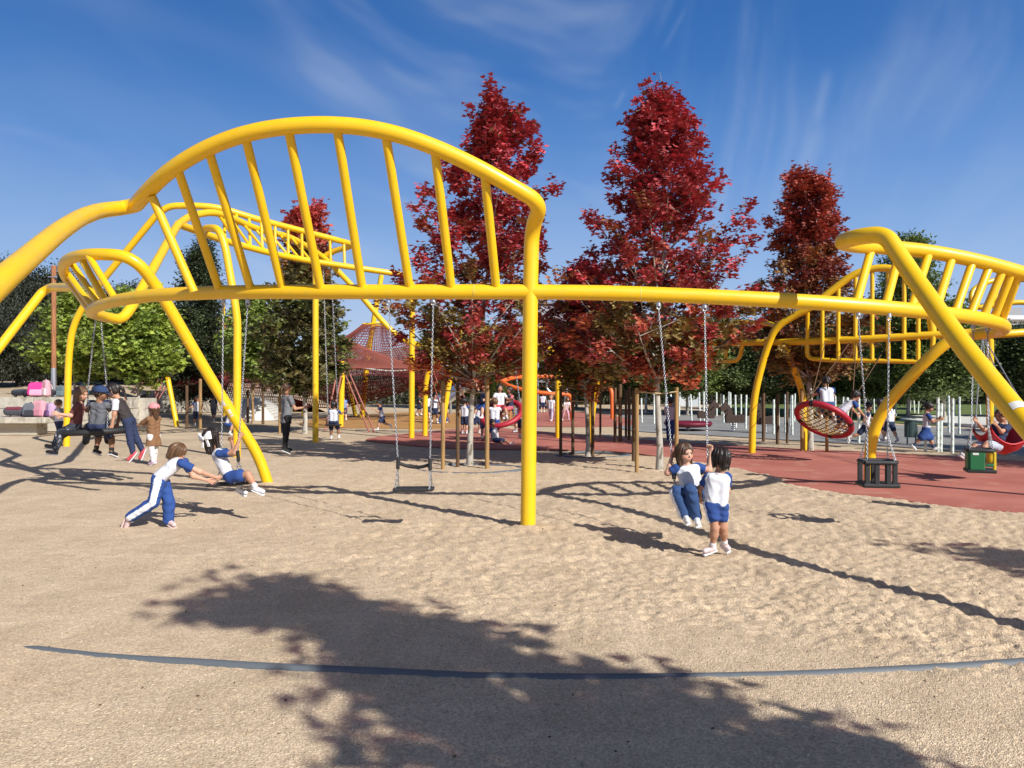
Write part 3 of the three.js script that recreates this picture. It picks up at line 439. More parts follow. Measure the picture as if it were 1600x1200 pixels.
const jit = (c, rng, a = .35) => { const k = 1 - a + rng() * a * 2; return lin(c[0] * k, c[1] * k, c[2] * k); };
const RED = [.40, .034, .040], CRIM = [.54, .048, .062], RUST = [.46, .12, .03], OLIVE = [.24, .17, .035], GRN = [.09, .115, .024];
const mapleColor = (low, turn) => (f, s, tn, rng) => { let c = tn < .5 ? RED : mixc(RED, CRIM, tn); const g = low - f + (tn - .5) * .55 + (rng() - .5) * .25; if (g > 0) c = mixc(c, tn > .55 ? OLIVE : RUST, clamp(g * 3.2)); if (turn && tn > .62 && rng() < turn) c = mixc(c, tn > .8 ? GRN : OLIVE, .7); return jit(c, rng); };
makeTree({ name: 'maple_tree', label: 'tall red maple with grey trunk beside the empty black swing', group: 'red maples in the playground', at: G(733, 727), H: 7.4, crown: 2.0, r: .064, branches: 62, twigs: 5, rise: 1.2, seed: 3, lean: .62, leaf: LEAF.maple, clusters: 4300, spread: .12, tuft: .5, profile: [[0, 1.2], [.12, 1.65], [.25, 1.85], [.40, 1.78], [.53, 1.5], [.64, 1.22], [.76, .98], [.88, .78], [1, .34]], color: mapleColor(.34, .10) });
makeTree({ name: 'maple_tree', label: 'tallest red maple, its white trunk just behind the two girls at the swing', group: 'red maples in the playground', at: G(1028, 734), H: 7.2, crown: 2.05, r: .066, branches: 78, twigs: 5, rise: 1.2, seed: 8, lean: .10, leaf: LEAF.maple, clusters: 4900, spread: .125, tuft: .5, profile: [[0, 1.1], [.12, 1.6], [.28, 1.72], [.39, 1.62], [.5, 1.45], [.61, 1.22], [.72, .98], [.83, .70], [.92, .48], [1, .15]], color: mapleColor(.36, .06) });
makeTree({ name: 'maple_tree', label: 'dark red maple in the middle, standing in the ring kerb with three stakes', group: 'red maples in the playground', at: G(916, 712), H: 4.3, crown: 1.95, r: .06, branches: 34, twigs: 6, rise: .9, seed: 14, leaf: LEAF.maple, clusters: 2500, spread: .14, tuft: .5, profile: [[0, .75], [.2, 1.25], [.45, 1.2], [.7, .8], [1, .15]], color: mapleColor(.42, .14) });
makeTree({ name: 'maple_tree', label: 'brownish red maple on the right, behind the yellow beam', group: 'red maples in the playground', at: G(1263, 703), H: 6.95, crown: 2.1, r: .085, branches: 66, twigs: 5, rise: 1.1, seed: 19, lean: -.05, leaf: LEAF.maple, clusters: 5200, spread: .14, tuft: .5, profile: [[0, 1.05], [.1, 1.5], [.28, 1.62], [.40, 1.45], [.52, 1.05], [.68, .85], [.85, .66], [.95, .42], [1, .2]], color: (f, s, tn, rng) => { const c = f > .62 ? mixc(RED, RUST, .15 + tn * .4) : mixc(mixc([.24, .03, .026], RUST, tn), OLIVE, clamp((.6 - f) * 1.5 + (tn - .5))); return jit(c, rng); } });
makeTree({ name: 'maple_tree', label: 'maple turning from green to red, between the two rear yellow posts', group: 'red maples in the playground', at: G(475, 676), H: 7.5, crown: 1.6, r: .08, branches: 50, twigs: 6, rise: 1.05, seed: 27, lean: .1, leaf: LEAF.mapleBig, clusters: 3600, spread: .18, tuft: .55, profile: [[0, 1.0], [.15, 1.5], [.32, 1.55], [.5, 1.1], [.7, .6], [.88, .42], [1, .15]], color: (f, s, tn, rng) => { const g = sstep(.92, .62, f + (tn - .5) * .3); return jit(mixc(mixc(CRIM, RUST, tn * .5), tn > .5 ? [.14, .16, .03] : [.13, .105, .026], g), rng); } });
// trees that stand beside and behind the photographer; their shadows lie on the sand
makeTree({ name: 'maple_tree', label: 'maple behind the photographer whose shadow lies across the foreground sand', at: new V3(4.25, 0, .55), H: 6.4, crown: 2.0, r: .085, branches: 46, twigs: 6, rise: 1.1, seed: 33, leaf: LEAF.mapleBig, clusters: 900, spread: .15, tuft: .5, profile: [[0, .5], [.2, .85], [.5, .74], [.75, .5], [.9, .3], [1, .08]], color: mapleColor(.25, .1) });
makeTree({ name: 'maple_tree', label: 'maple outside the right edge whose shadow reaches the sand at right', at: new V3(9.7, 0, -1.9), H: 5.0, crown: 2.0, r: .08, branches: 34, twigs: 6, rise: 1.1, seed: 36, leaf: LEAF.mapleBig, clusters: 800, spread: .17, tuft: .5, profile: [[0, .5], [.2, .7], [.5, .6], [.8, .35], [1, .1]], color: mapleColor(.25, .1) });
// green trees behind
const green = (a, b) => (f, s, tn, rng) => jit(mixc(a, b, tn * .8 + rng() * .2), rng, .3);
const YG = [.36, .43, .05], MG = [.19, .26, .04], DG = [.075, .105, .028], DGR = [.14, .19, .045];
const gt = (x, y, H, c0, prof, col, label, seed, extra = {}) => makeTree({ name: 'green_tree', label, group: 'green trees behind the playground', at: extra.at ?? G(x, y), H, crown: c0, r: .09, branches: 40, twigs: 5, rise: .8, seed, leaf: LEAF.oval, clusters: 2600, spread: .34, tuft: .6, profile: prof, color: col, leafScale: 1.25, ...extra });
const ROUND = (r) => [[0, r * .7], [.2, r], [.5, r * .95], [.75, r * .7], [1, r * .2]];
gt(115, 662, 5.2, 2.3, ROUND(1.5), green(YG, MG), 'bright yellow-green tree behind the brown lamp pole', 51, { clusters: 1900, r: .07, leaf: LEAF.mapleBig, leafScale: 1.1, spread: .24 });
gt(216, 664, 5.1, 2.2, ROUND(1.85), green(YG, [.17, .25, .035]), 'bright green tree behind the slanted left leg of the front frame', 52, { clusters: 2300, r: .07, leaf: LEAF.mapleBig, leafScale: 1.1, spread: .24 });
gt(395, 660, 5.2, 2.2, ROUND(1.3), green([.24, .30, .05], MG), 'light green tree left of the two-coloured maple', 53, { clusters: 1700, r: .07, leaf: LEAF.mapleBig, leafScale: 1.1, spread: .26 });
gt(312, 652, 8.2, 1.2, [[0, .9], [.2, 1.35], [.5, 1.3], [.7, .8], [.9, .45], [1, .15]], green(DG, [.02, .03, .012]), 'dark upright tree rising behind the left end of the front arch', 54, { clusters: 4200, leafScale: 1.35 });
gt(1420, 655, 8.4, 1.5, [[0, 1.8], [.25, 2.3], [.5, 1.9], [.75, 1.3], [1, .3]], green(MG, DGR), 'tall loose green tree behind the right rungs', 55, { clusters: 3400, leafScale: 1.5 });
[[1075, 648, 4.6, 2.0, 0], [1130, 644, 5.2, 2.2, 1], [1190, 648, 4.7, 2.1, 1], [1330, 646, 5.0, 2.4, 0], [1390, 650, 4.6, 1.9, 0], [1475, 657, 5.0, 2.0, 0], [1548, 652, 4.3, 1.9, 1], [1640, 655, 4.3, 2.0, 1], [1010, 642, 5.2, 2.2, 0], [960, 640, 4.9, 2.4, 1], [1255, 641, 5.6, 2.6, 1], [900, 637, 6.0, 3.0, 1], [820, 636, 5.6, 3.0, 0], [745, 637, 5.0, 3.0, 0], [690, 636, 5.4, 2.8, 1], [1490, 640, 5.4, 2.4, 1]].forEach(([x, y, H, r, dk], i) => {
  const d = dist(y), lab = ['green tree just right of the tall maple trunk, over the white stakes', 'dark green tree above the rocking toys', 'dark tree left of the bent yellow leg', 'mid-green tree above the red net swing', 'green tree behind the left chain of the cage swing', 'broad green tree behind the big slanted yellow leg', 'dark green tree behind the green toddler swing', 'dark tree at the right edge below the white building', 'green tree behind the tallest maple trunk', 'dark green tree behind the middle maple stakes', 'dark tree behind the brownish red maple', 'dark tree behind the orange hoop', 'green tree left of the grey tower', 'tree behind the left maple trunk', 'dark tree right of the red climbing net', 'large dark tree far behind the slanted yellow leg'][i];
  gt(x, y, H, 1.5 * (d < 50 ? 1 : .9), ROUND(r), dk ? green(DG, DGR) : green(MG, DGR), lab, 60 + i, { clusters: 2300, leafScale: 1.2 + d / 60, spread: .34, tuft: .8, branches: 30, vary: 1 });
});
[[17, 14.5], [19.5, 18], [22.5, 21.5], [15.5, 11.8], [26.5, 25.5]].forEach(([x, d], i) => gt(0, 0, 5.6, 1.9, ROUND(1.7), green(MG, DGR), `green tree outside the right edge, ${['second', 'third', 'fourth', 'first', 'fifth'][i]} of the row whose shade falls on the paving`, 140 + i, { at: new V3(x, 0, -d), clusters: 1300, leafScale: 1.5, branches: 26, vary: 1 }));
// dark holm oaks with bare leaning trunks on the left bank
[[-40, 40, 1.5, 6.2, 3.4, .9], [30, 43, 1.55, 6.8, 3.6, .8], [95, 45, 1.6, 6.4, 3.2, .6], [165, 47, 1.65, 5.6, 3.2, -.4], [215, 52, 1.7, 6.6, 3.8, -.5], [-130, 46, 1.6, 7.0, 3.8, .5], [265, 55, 1.7, 4.8, 3.0, .4]].forEach(([x, d, y, H, r, lean], i) => {
  const p = P(x, 600, d); p.y = y - .25; makeTree({ name: 'oak_tree', label: ['dark oak cut by the left edge, above the terrace', 'dark oak with leaning trunk left of the brown pole', 'dark oak right behind the brown pole', 'dark oak behind the bright green trees on the left', 'rounded dark oak seen through the left loop of rungs', 'dark oak outside the left edge', 'low dark oak behind the loop leg'][i], group: 'dark oaks on the left bank', at: p, H, crown: 1.5, r: .17, branches: 42, twigs: 5, rise: .9, seed: 90 + i, lean: -lean, leaf: LEAF.fine, clusters: 4200, spread: .5, tuft: 1.0, leafScale: 1.5, profile: [[0, r * .8], [.25, r], [.55, r * .95], [.8, r * .7], [1, r * .25]], bark: M.barkDark, color: green([.022, .03, .012], [.034, .042, .018]) });
});
{ // undergrowth that nobody could count
  const rng = mulberry(77), n = 5200, im = new THREE.InstancedMesh(LEAF.fine, M.leaf, n), q = new THREE.Object3D();
  for (let i = 0; i < n; i++) { const px = i % 3 === 0 ? 430 + rng() * 600 : 900 + rng() * 1100, d = 62 + rng() * 10, h = Math.pow(rng(), 1.3) * (1.6 + 1.2 * noise2(px * .02, 3, 5)) * (px > 1150 && px < 1600 ? .75 : 1); q.position.set((px - 800) / FOCAL * d, h, -d); q.rotation.set(rng() * 3, rng() * 6, rng() * 3); q.scale.setScalar(2.4 + rng() * 1.6); q.updateMatrix(); im.setMatrixAt(i, q.matrix); const t = rng(); im.setColorAt(i, jit(mixc([.03, .04, .014], [.085, .085, .03], t * t), rng, .4)); }
  im.name = 'undergrowth'; scene.add(im); tag(im, 'low dark shrubs along the far edge of the lawn', 'shrubs', null, 'stuff');
  const m2 = 3600, im2 = new THREE.InstancedMesh(LEAF.fine, M.leaf, m2);
  for (let i = 0; i < m2; i++) { const px = -220 + rng() * 700, d = 56 + rng() * 12, h = 1.7 + Math.pow(rng(), 1.2) * 2.4; q.position.set((px - 800) / FOCAL * d, h, -d); q.rotation.set(rng() * 3, rng() * 6, rng() * 3); q.scale.setScalar(2.6 + rng() * 1.8); q.updateMatrix(); im2.setMatrixAt(i, q.matrix); im2.setColorAt(i, jit([.022, .028, .012], rng, .4)); }
  im2.name = 'undergrowth_001'; scene.add(im2); tag(im2, 'dark thicket behind the oaks on the left bank', 'shrubs', null, 'stuff');
}
// stakes round the young trees
function stake(x, y0, y1, w, m, label, group, tilt = 0) {
  const a = G(x, y0), d = -a.z, top = P(x + tilt, y1, d), t = thing('tree_stake', label, 'stake', new V3(a.x, 0, a.z), group), r = w / 2 / FOCAL * d;
  part('post', sweep([new V3(0, -.1, 0), new V3(top.x - a.x, top.y - .015, 0), new V3(top.x - a.x, top.y, 0)], [r, r, r * .75], 9), m, t); return [t, top, r];
}
const tie = (t, a, b, h) => { const g = t.position; part('strap', sweep(loc([a, b], g), .014, 6), M.strap, t); };
{
  const S = (x, y0, y1, w, m, label, tx, td, ty = y1 + 18) => { const [t, top] = stake(x, y0, y1, w, m, label, 'wooden tree stakes'); if (tx) tie(t, P(x, ty, -top.z), P(tx, ty + 3, td ?? -top.z)); return t; };
  const dL = dist(727), dR = dist(734), dM = dist(712);
  S(692, 733, 597, 6.5, M.stake, 'wooden stake left of the left maple trunk', 735, dL, 610); S(715, 729, 594, 6, M.stakeDark, 'dark thin stake just left of the left maple trunk', 735, dL, 607); S(761, 732, 592, 7, M.stake, 'wooden stake right of the left maple trunk with flat pale top', 735, dL, 612);
  S(995, 738, 606, 6.5, M.stake, 'wooden stake left of the tallest maple trunk', 1033, dR, 612); S(1057, 716, 605, 6.5, M.stake, 'wooden stake right of the tallest maple trunk', 1033, dR, 612); S(990, 722, 610, 6, M.stakeDark, 'dark stake half behind another left of the tallest maple');
  S(876, 713, 604, 5, M.stakeDark, 'dark stake left of the middle maple', 916, dM, 625); S(895, 708, 612, 5, M.stakeDark, 'dark stake close beside the middle maple trunk'); S(926, 712, 605, 5.5, M.stakeDark, 'dark stake right of the middle maple', 916, dM, 620);
  S(961, 690, 605, 5, M.stakeDark, 'first of the dark stakes left of the tallest maple'); S(969, 690, 600, 6, M.stakeDark, 'second of the dark stakes left of the tallest maple'); S(983, 688, 604, 5, M.stakeDark, 'third of the dark stakes left of the tallest maple'); S(978, 682, 610, 4, M.stakeDark, 'thin dark stake among the stakes left of the tallest maple'); S(938, 684, 612, 3.5, M.stakeDark, 'thin stake right of the middle maple, far behind');
  S(1193, 688, 614, 5, M.stakeDark, 'first of three brown stakes right of the bent yellow leg'); S(1215, 692, 616, 5.5, M.stakeDark, 'second of three brown stakes right of the bent yellow leg'); S(1230, 691, 612, 4, M.stakeDark, 'third of three brown stakes right of the bent yellow leg'); S(1253, 705, 607, 5, M.stake, 'brown stake in front of the yellow leg by the red net swing', 1263, dist(703), 614); S(1292, 706, 650, 5, M.stake, 'short brown stake under the red net swing');
  [[151, 652, 628, 3], [172, 660, 612, 4], [216, 655, 600, 3.5], [246, 652, 610, 3], [292, 668, 602, 4.5], [313, 669, 592, 5], [387, 660, 610, 4], [395, 660, 602, 3.5], [411, 662, 600, 4.5], [437, 676, 610, 4], [265, 640, 604, 3], [280, 640, 606, 3]].forEach(([x, y0, y1, w], i) => S(x, y0, y1, w, i % 2 ? M.stake : M.stakeDark, ['stake just right of the left rear leg', 'stake left of the child with the striped backpack', 'stake in front of the bright green tree', 'stake left of the slanted small yellow leg', 'stake left of the boy in navy shorts', 'stake right of the boy in navy shorts', 'first stake behind the slanted front leg', 'second stake behind the slanted front leg', 'third stake behind the slanted front leg', 'stake beside the woman', 'far stake behind the small yellow leg', 'far thin stake left of the boy'][i]));
  // white painted stakes of the young trees on the right
  const w = [[1003, 660, 622], [1009, 645, 615], [1022, 662, 614], [1040, 651, 616], [1050, 665, 616], [1061, 650, 612], [1081, 660, 616], [1094, 662, 613], [1100, 663, 612], [1112, 645, 614], [1120, 650, 613], [1128, 648, 615], [1131, 660, 617], [1138, 650, 612], [1142, 665, 613], [1150, 668, 617], [1158, 650, 616], [1165, 670, 617], [1209, 678, 624], [1217, 665, 623], [1227, 676, 616], [1235, 665, 619], [1238, 679, 617], [1241, 658, 615], [1276, 650, 618], [1283, 655, 620], [1306, 662, 618], [1316, 656, 620], [1325, 692, 621], [1342, 692, 622], [1352, 645, 621], [1361, 646, 621], [1366, 645, 623], [1373, 650, 624], [1380, 645, 621], [1400, 650, 620], [1421, 645, 623], [1429, 645, 624], [1434, 646, 626], [1446, 704, 650], [1465, 704, 621], [1470, 704, 630], [1476, 652, 622], [1483, 676, 618], [1488, 706, 622], [1499, 678, 620], [1491, 652, 624], [1532, 648, 632], [1554, 651, 636], [1560, 650, 640], [1590, 650, 618]];
  const near = (x) => x < 1030 ? 'left of the tallest maple trunk' : x < 1075 ? 'around the stake right of the tallest maple' : x < 1110 ? 'between the chains and the rocking toys' : x < 1175 ? 'above the rocking toys' : x < 1250 ? 'right of the bent yellow leg' : x < 1320 ? 'behind the red net swing' : x < 1350 ? 'right of the red net swing' : x < 1400 ? 'behind the cage swing leg' : x < 1440 ? 'behind the green bin' : x < 1505 ? 'near the girl in the blue skirt' : 'behind the red shell swing';
  const cnt = {}, ord = ['first', 'second', 'third', 'fourth', 'fifth', 'sixth', 'seventh', 'eighth', 'ninth', 'tenth'], rng = mulberry(99);
  w.sort((a, b) => a[0] - b[0]).forEach(([x, y0, y1]) => { const k = near(x), n = cnt[k] = (cnt[k] ?? -1) + 1, d = dist(Math.max(y0, 641)); stake(x, Math.max(y0, 641), y1, clamp(.075 * FOCAL / d, 2.6, 5.4), M.whitePost, `${ord[n]} from the left of the white stakes ${k}`, 'white painted tree stakes', (rng() - .5) * 4); });
}
// ---------------------------------------------------------------- people
const smin = (a, b, k) => { const h = Math.max(k - Math.abs(a - b), 0) / k; return Math.min(a, b) - h * h * k * .25; };
const cap = (x, y, z, b) => { const px = x - b[0], py = y - b[1], pz = z - b[2], dx = b[3] - b[0], dy = b[4] - b[1], dz = b[5] - b[2], l = dx * dx + dy * dy + dz * dz, t = l > 0 ? clamp((px * dx + py * dy + pz * dz) / l) : 0, ex = px - dx * t, ey = py - dy * t, ez = pz - dz * t; return Math.sqrt(ex * ex + ey * ey + ez * ez) - (b[6] + (b[7] - b[6]) * t); };
const bone = (a, b, ra, rb = ra) => [a.x, a.y, a.z, b.x, b.y, b.z, ra, rb];
function bounds(bones, pad) { const lo = new V3(9e9, 9e9, 9e9), hi = lo.clone().negate(); for (const b of bones) for (const s of [0, 3]) { const r = (s ? b[7] : b[6]) + pad; lo.min(new V3(b[s] - r, b[s + 1] - r, b[s + 2] - r)); hi.max(new V3(b[s] + r, b[s + 1] + r, b[s + 2] + r)); } return [lo, hi]; }
function flesh(bones, k, cell, cut, fold = 0) {
  const [lo, hi] = bounds(bones, .03 + cell * 1.5);
  return nets((x, y, z) => { let d = 9; for (const b of bones) d = d > 8 ? cap(x, y, z, b) : smin(d, cap(x, y, z, b), k); if (fold) d += fold * (Math.sin(x * 34 + y * 22 + 5 * Math.sin(y * 15 + z * 9)) * .6 + Math.abs(Math.sin(y * 24 - x * 13 + 4 * Math.sin(z * 19 + x * 11))) * .9 - .4); return cut ? Math.max(d, cut(x, y, z)) : d; }, lo, hi, cell);
}
const el = (x, y, z, cx, cy, cz, rx, ry, rz) => { const a = (x - cx) / rx, b = (y - cy) / ry, c = (z - cz) / rz, k = Math.sqrt(a * a + b * b + c * c); return (k - 1) * Math.min(rx, ry, rz); };
function headField(x, y, z) {
  const ax = Math.abs(x);
  let d = el(x, y, z, 0, .10, -.05, .375, .40, .43);
  d = smin(d, el(x, y, z, 0, -.19, .10, .27, .29, .27), .16);
  d = smin(d, el(ax, y, z, .17, -.13, .20, .13, .12, .13), .1);
  d = smin(d, cap(x, y, z, [0, .0, .35, 0, -.115, .425, .035, .055]), .06);
  d = Math.max(d, -el(ax, y, z, .15, .0, .44, .10, .065, .09));
  d = Math.min(d, el(ax, y, z, .15, .0, .305, .075, .06, .06));
  d = smin(d, cap(ax, y, z, [.05, .085, .37, .23, .075, .31, .026, .02]), .05);
  d = smin(d, el(x, y, z, 0, -.245, .355, .10, .022, .04), .03);
  d = smin(d, el(x, y, z, 0, -.285, .345, .085, .026, .04), .03);
  d = smin(d, el(ax, y, z, .375, -.04, -.03, .04, .10, .065), .04);
  return smin(d, cap(x, y, z, [0, -.25, -.06, 0, -.62, -.08, .19, .2]), .1);
}
const headCache = {};
function headGeo(cell) {
  if (headCache[cell]) return headCache[cell];
  const g = nets(headField, new V3(-.55, -.7, -.6), new V3(.55, .6, .6), cell), p = g.attributes.position, kind = new Uint8Array(p.count);
  for (let i = 0; i < p.count; i++) { const x = p.getX(i), y = p.getY(i), z = p.getZ(i), ax = Math.abs(x); if (z < .2) continue; const e = Math.hypot((ax - .15) / .07, y / .045); if (e < 1 && z > .25) kind[i] = Math.hypot((ax - .15) / .04, y / .045) < 1 ? 3 : 2; else if (Math.abs(y - .082) < .022 && ax > .05 && ax < .24) kind[i] = 4; else if (Math.abs(y + .265) < .035 && ax < .10) kind[i] = 1; else if (Math.hypot((ax - .2) / .09, (y + .13) / .08) < 1) kind[i] = 5; }
  return headCache[cell] = [g, kind];
}
const handCache = {};
function handGeo(curl, cell) {                          // unit hand: wrist at 0, fingers along +y, palm towards +z, thumb on +x
  const key = curl + '_' + cell; if (handCache[key]) return handCache[key];
  const bones = [[-.12, .08, 0, -.13, .44, 0, .10, .10], [.02, .05, 0, .03, .46, 0, .11, .10], [.13, .1, 0, .15, .45, .0, .095, .095]];
  const f = [];
  [[-.2, .44, .72], [-.075, .48, .86], [.06, .49, .9], [.19, .46, .84]].forEach(([x, y, L]) => { let px = x, py = y, pz = 0, a = curl * .25; [.24, .17, .13].forEach((s, i) => { a += i ? curl * .75 : curl * .35; const q = L * s * 1.1, nx = px + x * .12, ny = py + Math.cos(a) * q, nz = pz + Math.sin(a) * q; f.push([px, py, pz, nx, ny, nz, .062 - i * .006, .056 - i * .006]); px = nx; py = ny; pz = nz; }); });
  f.push([.16, .16, .02, .31, .34, .06 + curl * .05, .08, .062], [.31, .34, .06 + curl * .05, .33 - curl * .06, .52, .10 + curl * .12, .06, .05]);
  const g = nets((x, y, z) => { let d = 9; for (const b of bones) d = smin(d, cap(x, y, z, b), .08); d = smin(d, cap(x, y, z, [0, -.08, 0, 0, .1, 0, .10, .10]), .08); for (const b of f) d = smin(d, cap(x, y, z, b), .025); return d; }, new V3(-.45, -.25, -.3), new V3(.5, 1.1, .75), cell);
  return handCache[key] = g;
}
const skinMat = mat(0xffffff, .62, { vertexColors: true }), matCache = {};
const cloth = (c, r = .88) => matCache[c + '_' + r] ??= mat(lin(...c), r, { bumpMap: grainBump, bumpScale: .0008 });
const hairMat = (c) => matCache['h' + c] ??= mat(0xffffff, .48, { vertexColors: true });
function paint(g, f) { const n = g.attributes.position.count, c = new Float32Array(n * 3); for (let i = 0; i < n; i++) { const v = f(i, g.attributes.position.getX(i), g.attributes.position.getY(i), g.attributes.position.getZ(i)); c[i * 3] = v[0]; c[i * 3 + 1] = v[1]; c[i * 3 + 2] = v[2]; } g.setAttribute('color', new THREE.BufferAttribute(c, 3)); return g; }
function joinColor(list) { return mergeGeometries(list.map((g) => { const q = g.index ? g.toNonIndexed() : g.clone(); q.deleteAttribute('uv'); return q; })); }

// a skeleton from angles (degrees): legs and arms are [flex, out, bend]
function skeleton(o) {
  const H = o.H ?? 1.12, ad = o.adult, k = Math.PI / 180, yaw = (o.yaw ?? 0) * k, f = new V3(Math.sin(yaw), 0, Math.cos(yaw)), l = new V3(Math.cos(yaw), 0, -Math.sin(yaw)), Y = new V3(0, 1, 0);
  const pr = ad ? { torso: .30, neck: .05, head: .135, sh: .108, hip: .055, ua: .175, fa: .15, th: .245, sh2: .235, ft: .04 } : { torso: .285, neck: .03, head: .185, sh: .105, hip: .055, ua: .155, fa: .135, th: .215, sh2: .205, ft: .042 };
  const pit = (o.pitch ?? 0) * k, rol = (o.roll ?? 0) * k, u = Y.clone().multiplyScalar(Math.cos(pit)).addScaledVector(f, Math.sin(pit)).addScaledVector(l, Math.sin(rol)).normalize();
  const tl = l.clone().applyAxisAngle(Y, (o.twist ?? 0) * k);
  const s = { H, adult: ad, f, l, u, tl, pel: new V3() };
  s.chest = u.clone().multiplyScalar(pr.torso * H); s.neck = u.clone().multiplyScalar((pr.torso + pr.neck) * H);
  const hp = pit * .5 + (o.headPitch ?? 0) * k, hy = yaw + (o.headYaw ?? 0) * k, hf0 = new V3(Math.sin(hy), 0, Math.cos(hy)); s.hu = Y.clone().multiplyScalar(Math.cos(hp)).addScaledVector(hf0, Math.sin(hp)); s.hf = hf0.clone().multiplyScalar(Math.cos(hp)).addScaledVector(Y, -Math.sin(hp)); s.hs = pr.head * H;
  s.head = s.neck.clone().addScaledVector(u, .02 * H).addScaledVector(s.hu, s.hs * .5);
  const dir = (flex, out, side) => Y.clone().multiplyScalar(-Math.cos(flex * k) * Math.cos(out * k)).addScaledVector(f, Math.sin(flex * k) * Math.cos(out * k)).addScaledVector(l, side * Math.sin(out * k));
  [1, -1].forEach((sd, i) => {
    const n = i ? 'R' : 'L', lg = (o.legs ?? [[0, 3, 0], [0, 3, 0]])[i], ar = (o.arms ?? [[0, 10, 12], [0, 10, 12]])[i];
    s['hip' + n] = s.pel.clone().addScaledVector(l, sd * pr.hip * H).addScaledVector(u, -.01 * H); const td = dir(lg[0], lg[1], sd), sd2 = dir(lg[0] - lg[2], lg[1] * .5, sd);
    s['kn' + n] = s['hip' + n].clone().addScaledVector(td, pr.th * H); s['an' + n] = s['kn' + n].clone().addScaledVector(sd2, pr.sh2 * H);
    const fd = f.clone().addScaledVector(sd2, -f.dot(sd2)).normalize(), tip = (lg[3] ?? 0) * k; s['to' + n] = s['an' + n].clone().addScaledVector(fd, .085 * H * Math.cos(tip)).addScaledVector(sd2, .085 * H * Math.sin(tip)).addScaledVector(sd2, .02 * H);
    s['sh' + n] = s.chest.clone().addScaledVector(tl, sd * pr.sh * H).addScaledVector(u, -.015 * H); const ud = dir(ar[0], ar[1], sd), fd2 = dir(ar[0] + ar[2], ar[1] - (ar[3] ?? 0), sd);
    s['el' + n] = s['sh' + n].clone().addScaledVector(ud, pr.ua * H); s['wr' + n] = s['el' + n].clone().addScaledVector(fd2, pr.fa * H);
  });
  const keys = Object.keys(s).filter((q) => s[q]?.isVector3 && !['f', 'l', 'u', 'tl', 'hu', 'hf'].includes(q));
  let sh = o.at.clone(); if (o.hip === undefined) sh.y = o.at.y - Math.min(s.anL.y, s.anR.y, s.toL.y + .012 * H, s.toR.y + .012 * H) + pr.ft * H; else sh.y = o.hip;
  for (const q of keys) s[q].add(sh);
  return s;
}
// joints given one by one, the rest worked out from them
function fixed(o) { const s = { ...o }; const l = s.shL.clone().sub(s.shR).normalize(); s.u = s.neck.clone().sub(s.pel).normalize(); s.l = l.clone().addScaledVector(s.u, -l.dot(s.u)).normalize(); s.tl = s.l; s.f = s.l.clone().cross(s.u).normalize(); s.hf = (s.hf ?? s.f.clone()).normalize(); s.hu = (s.hu ?? new V3(0, 1, 0)).clone(); s.hu.addScaledVector(s.hf, -s.hu.dot(s.hf)).normalize(); s.chest = s.chest ?? s.neck.clone().addScaledVector(s.u, -.03 * s.H); s.hs = s.hs ?? .185 * s.H; return s; }

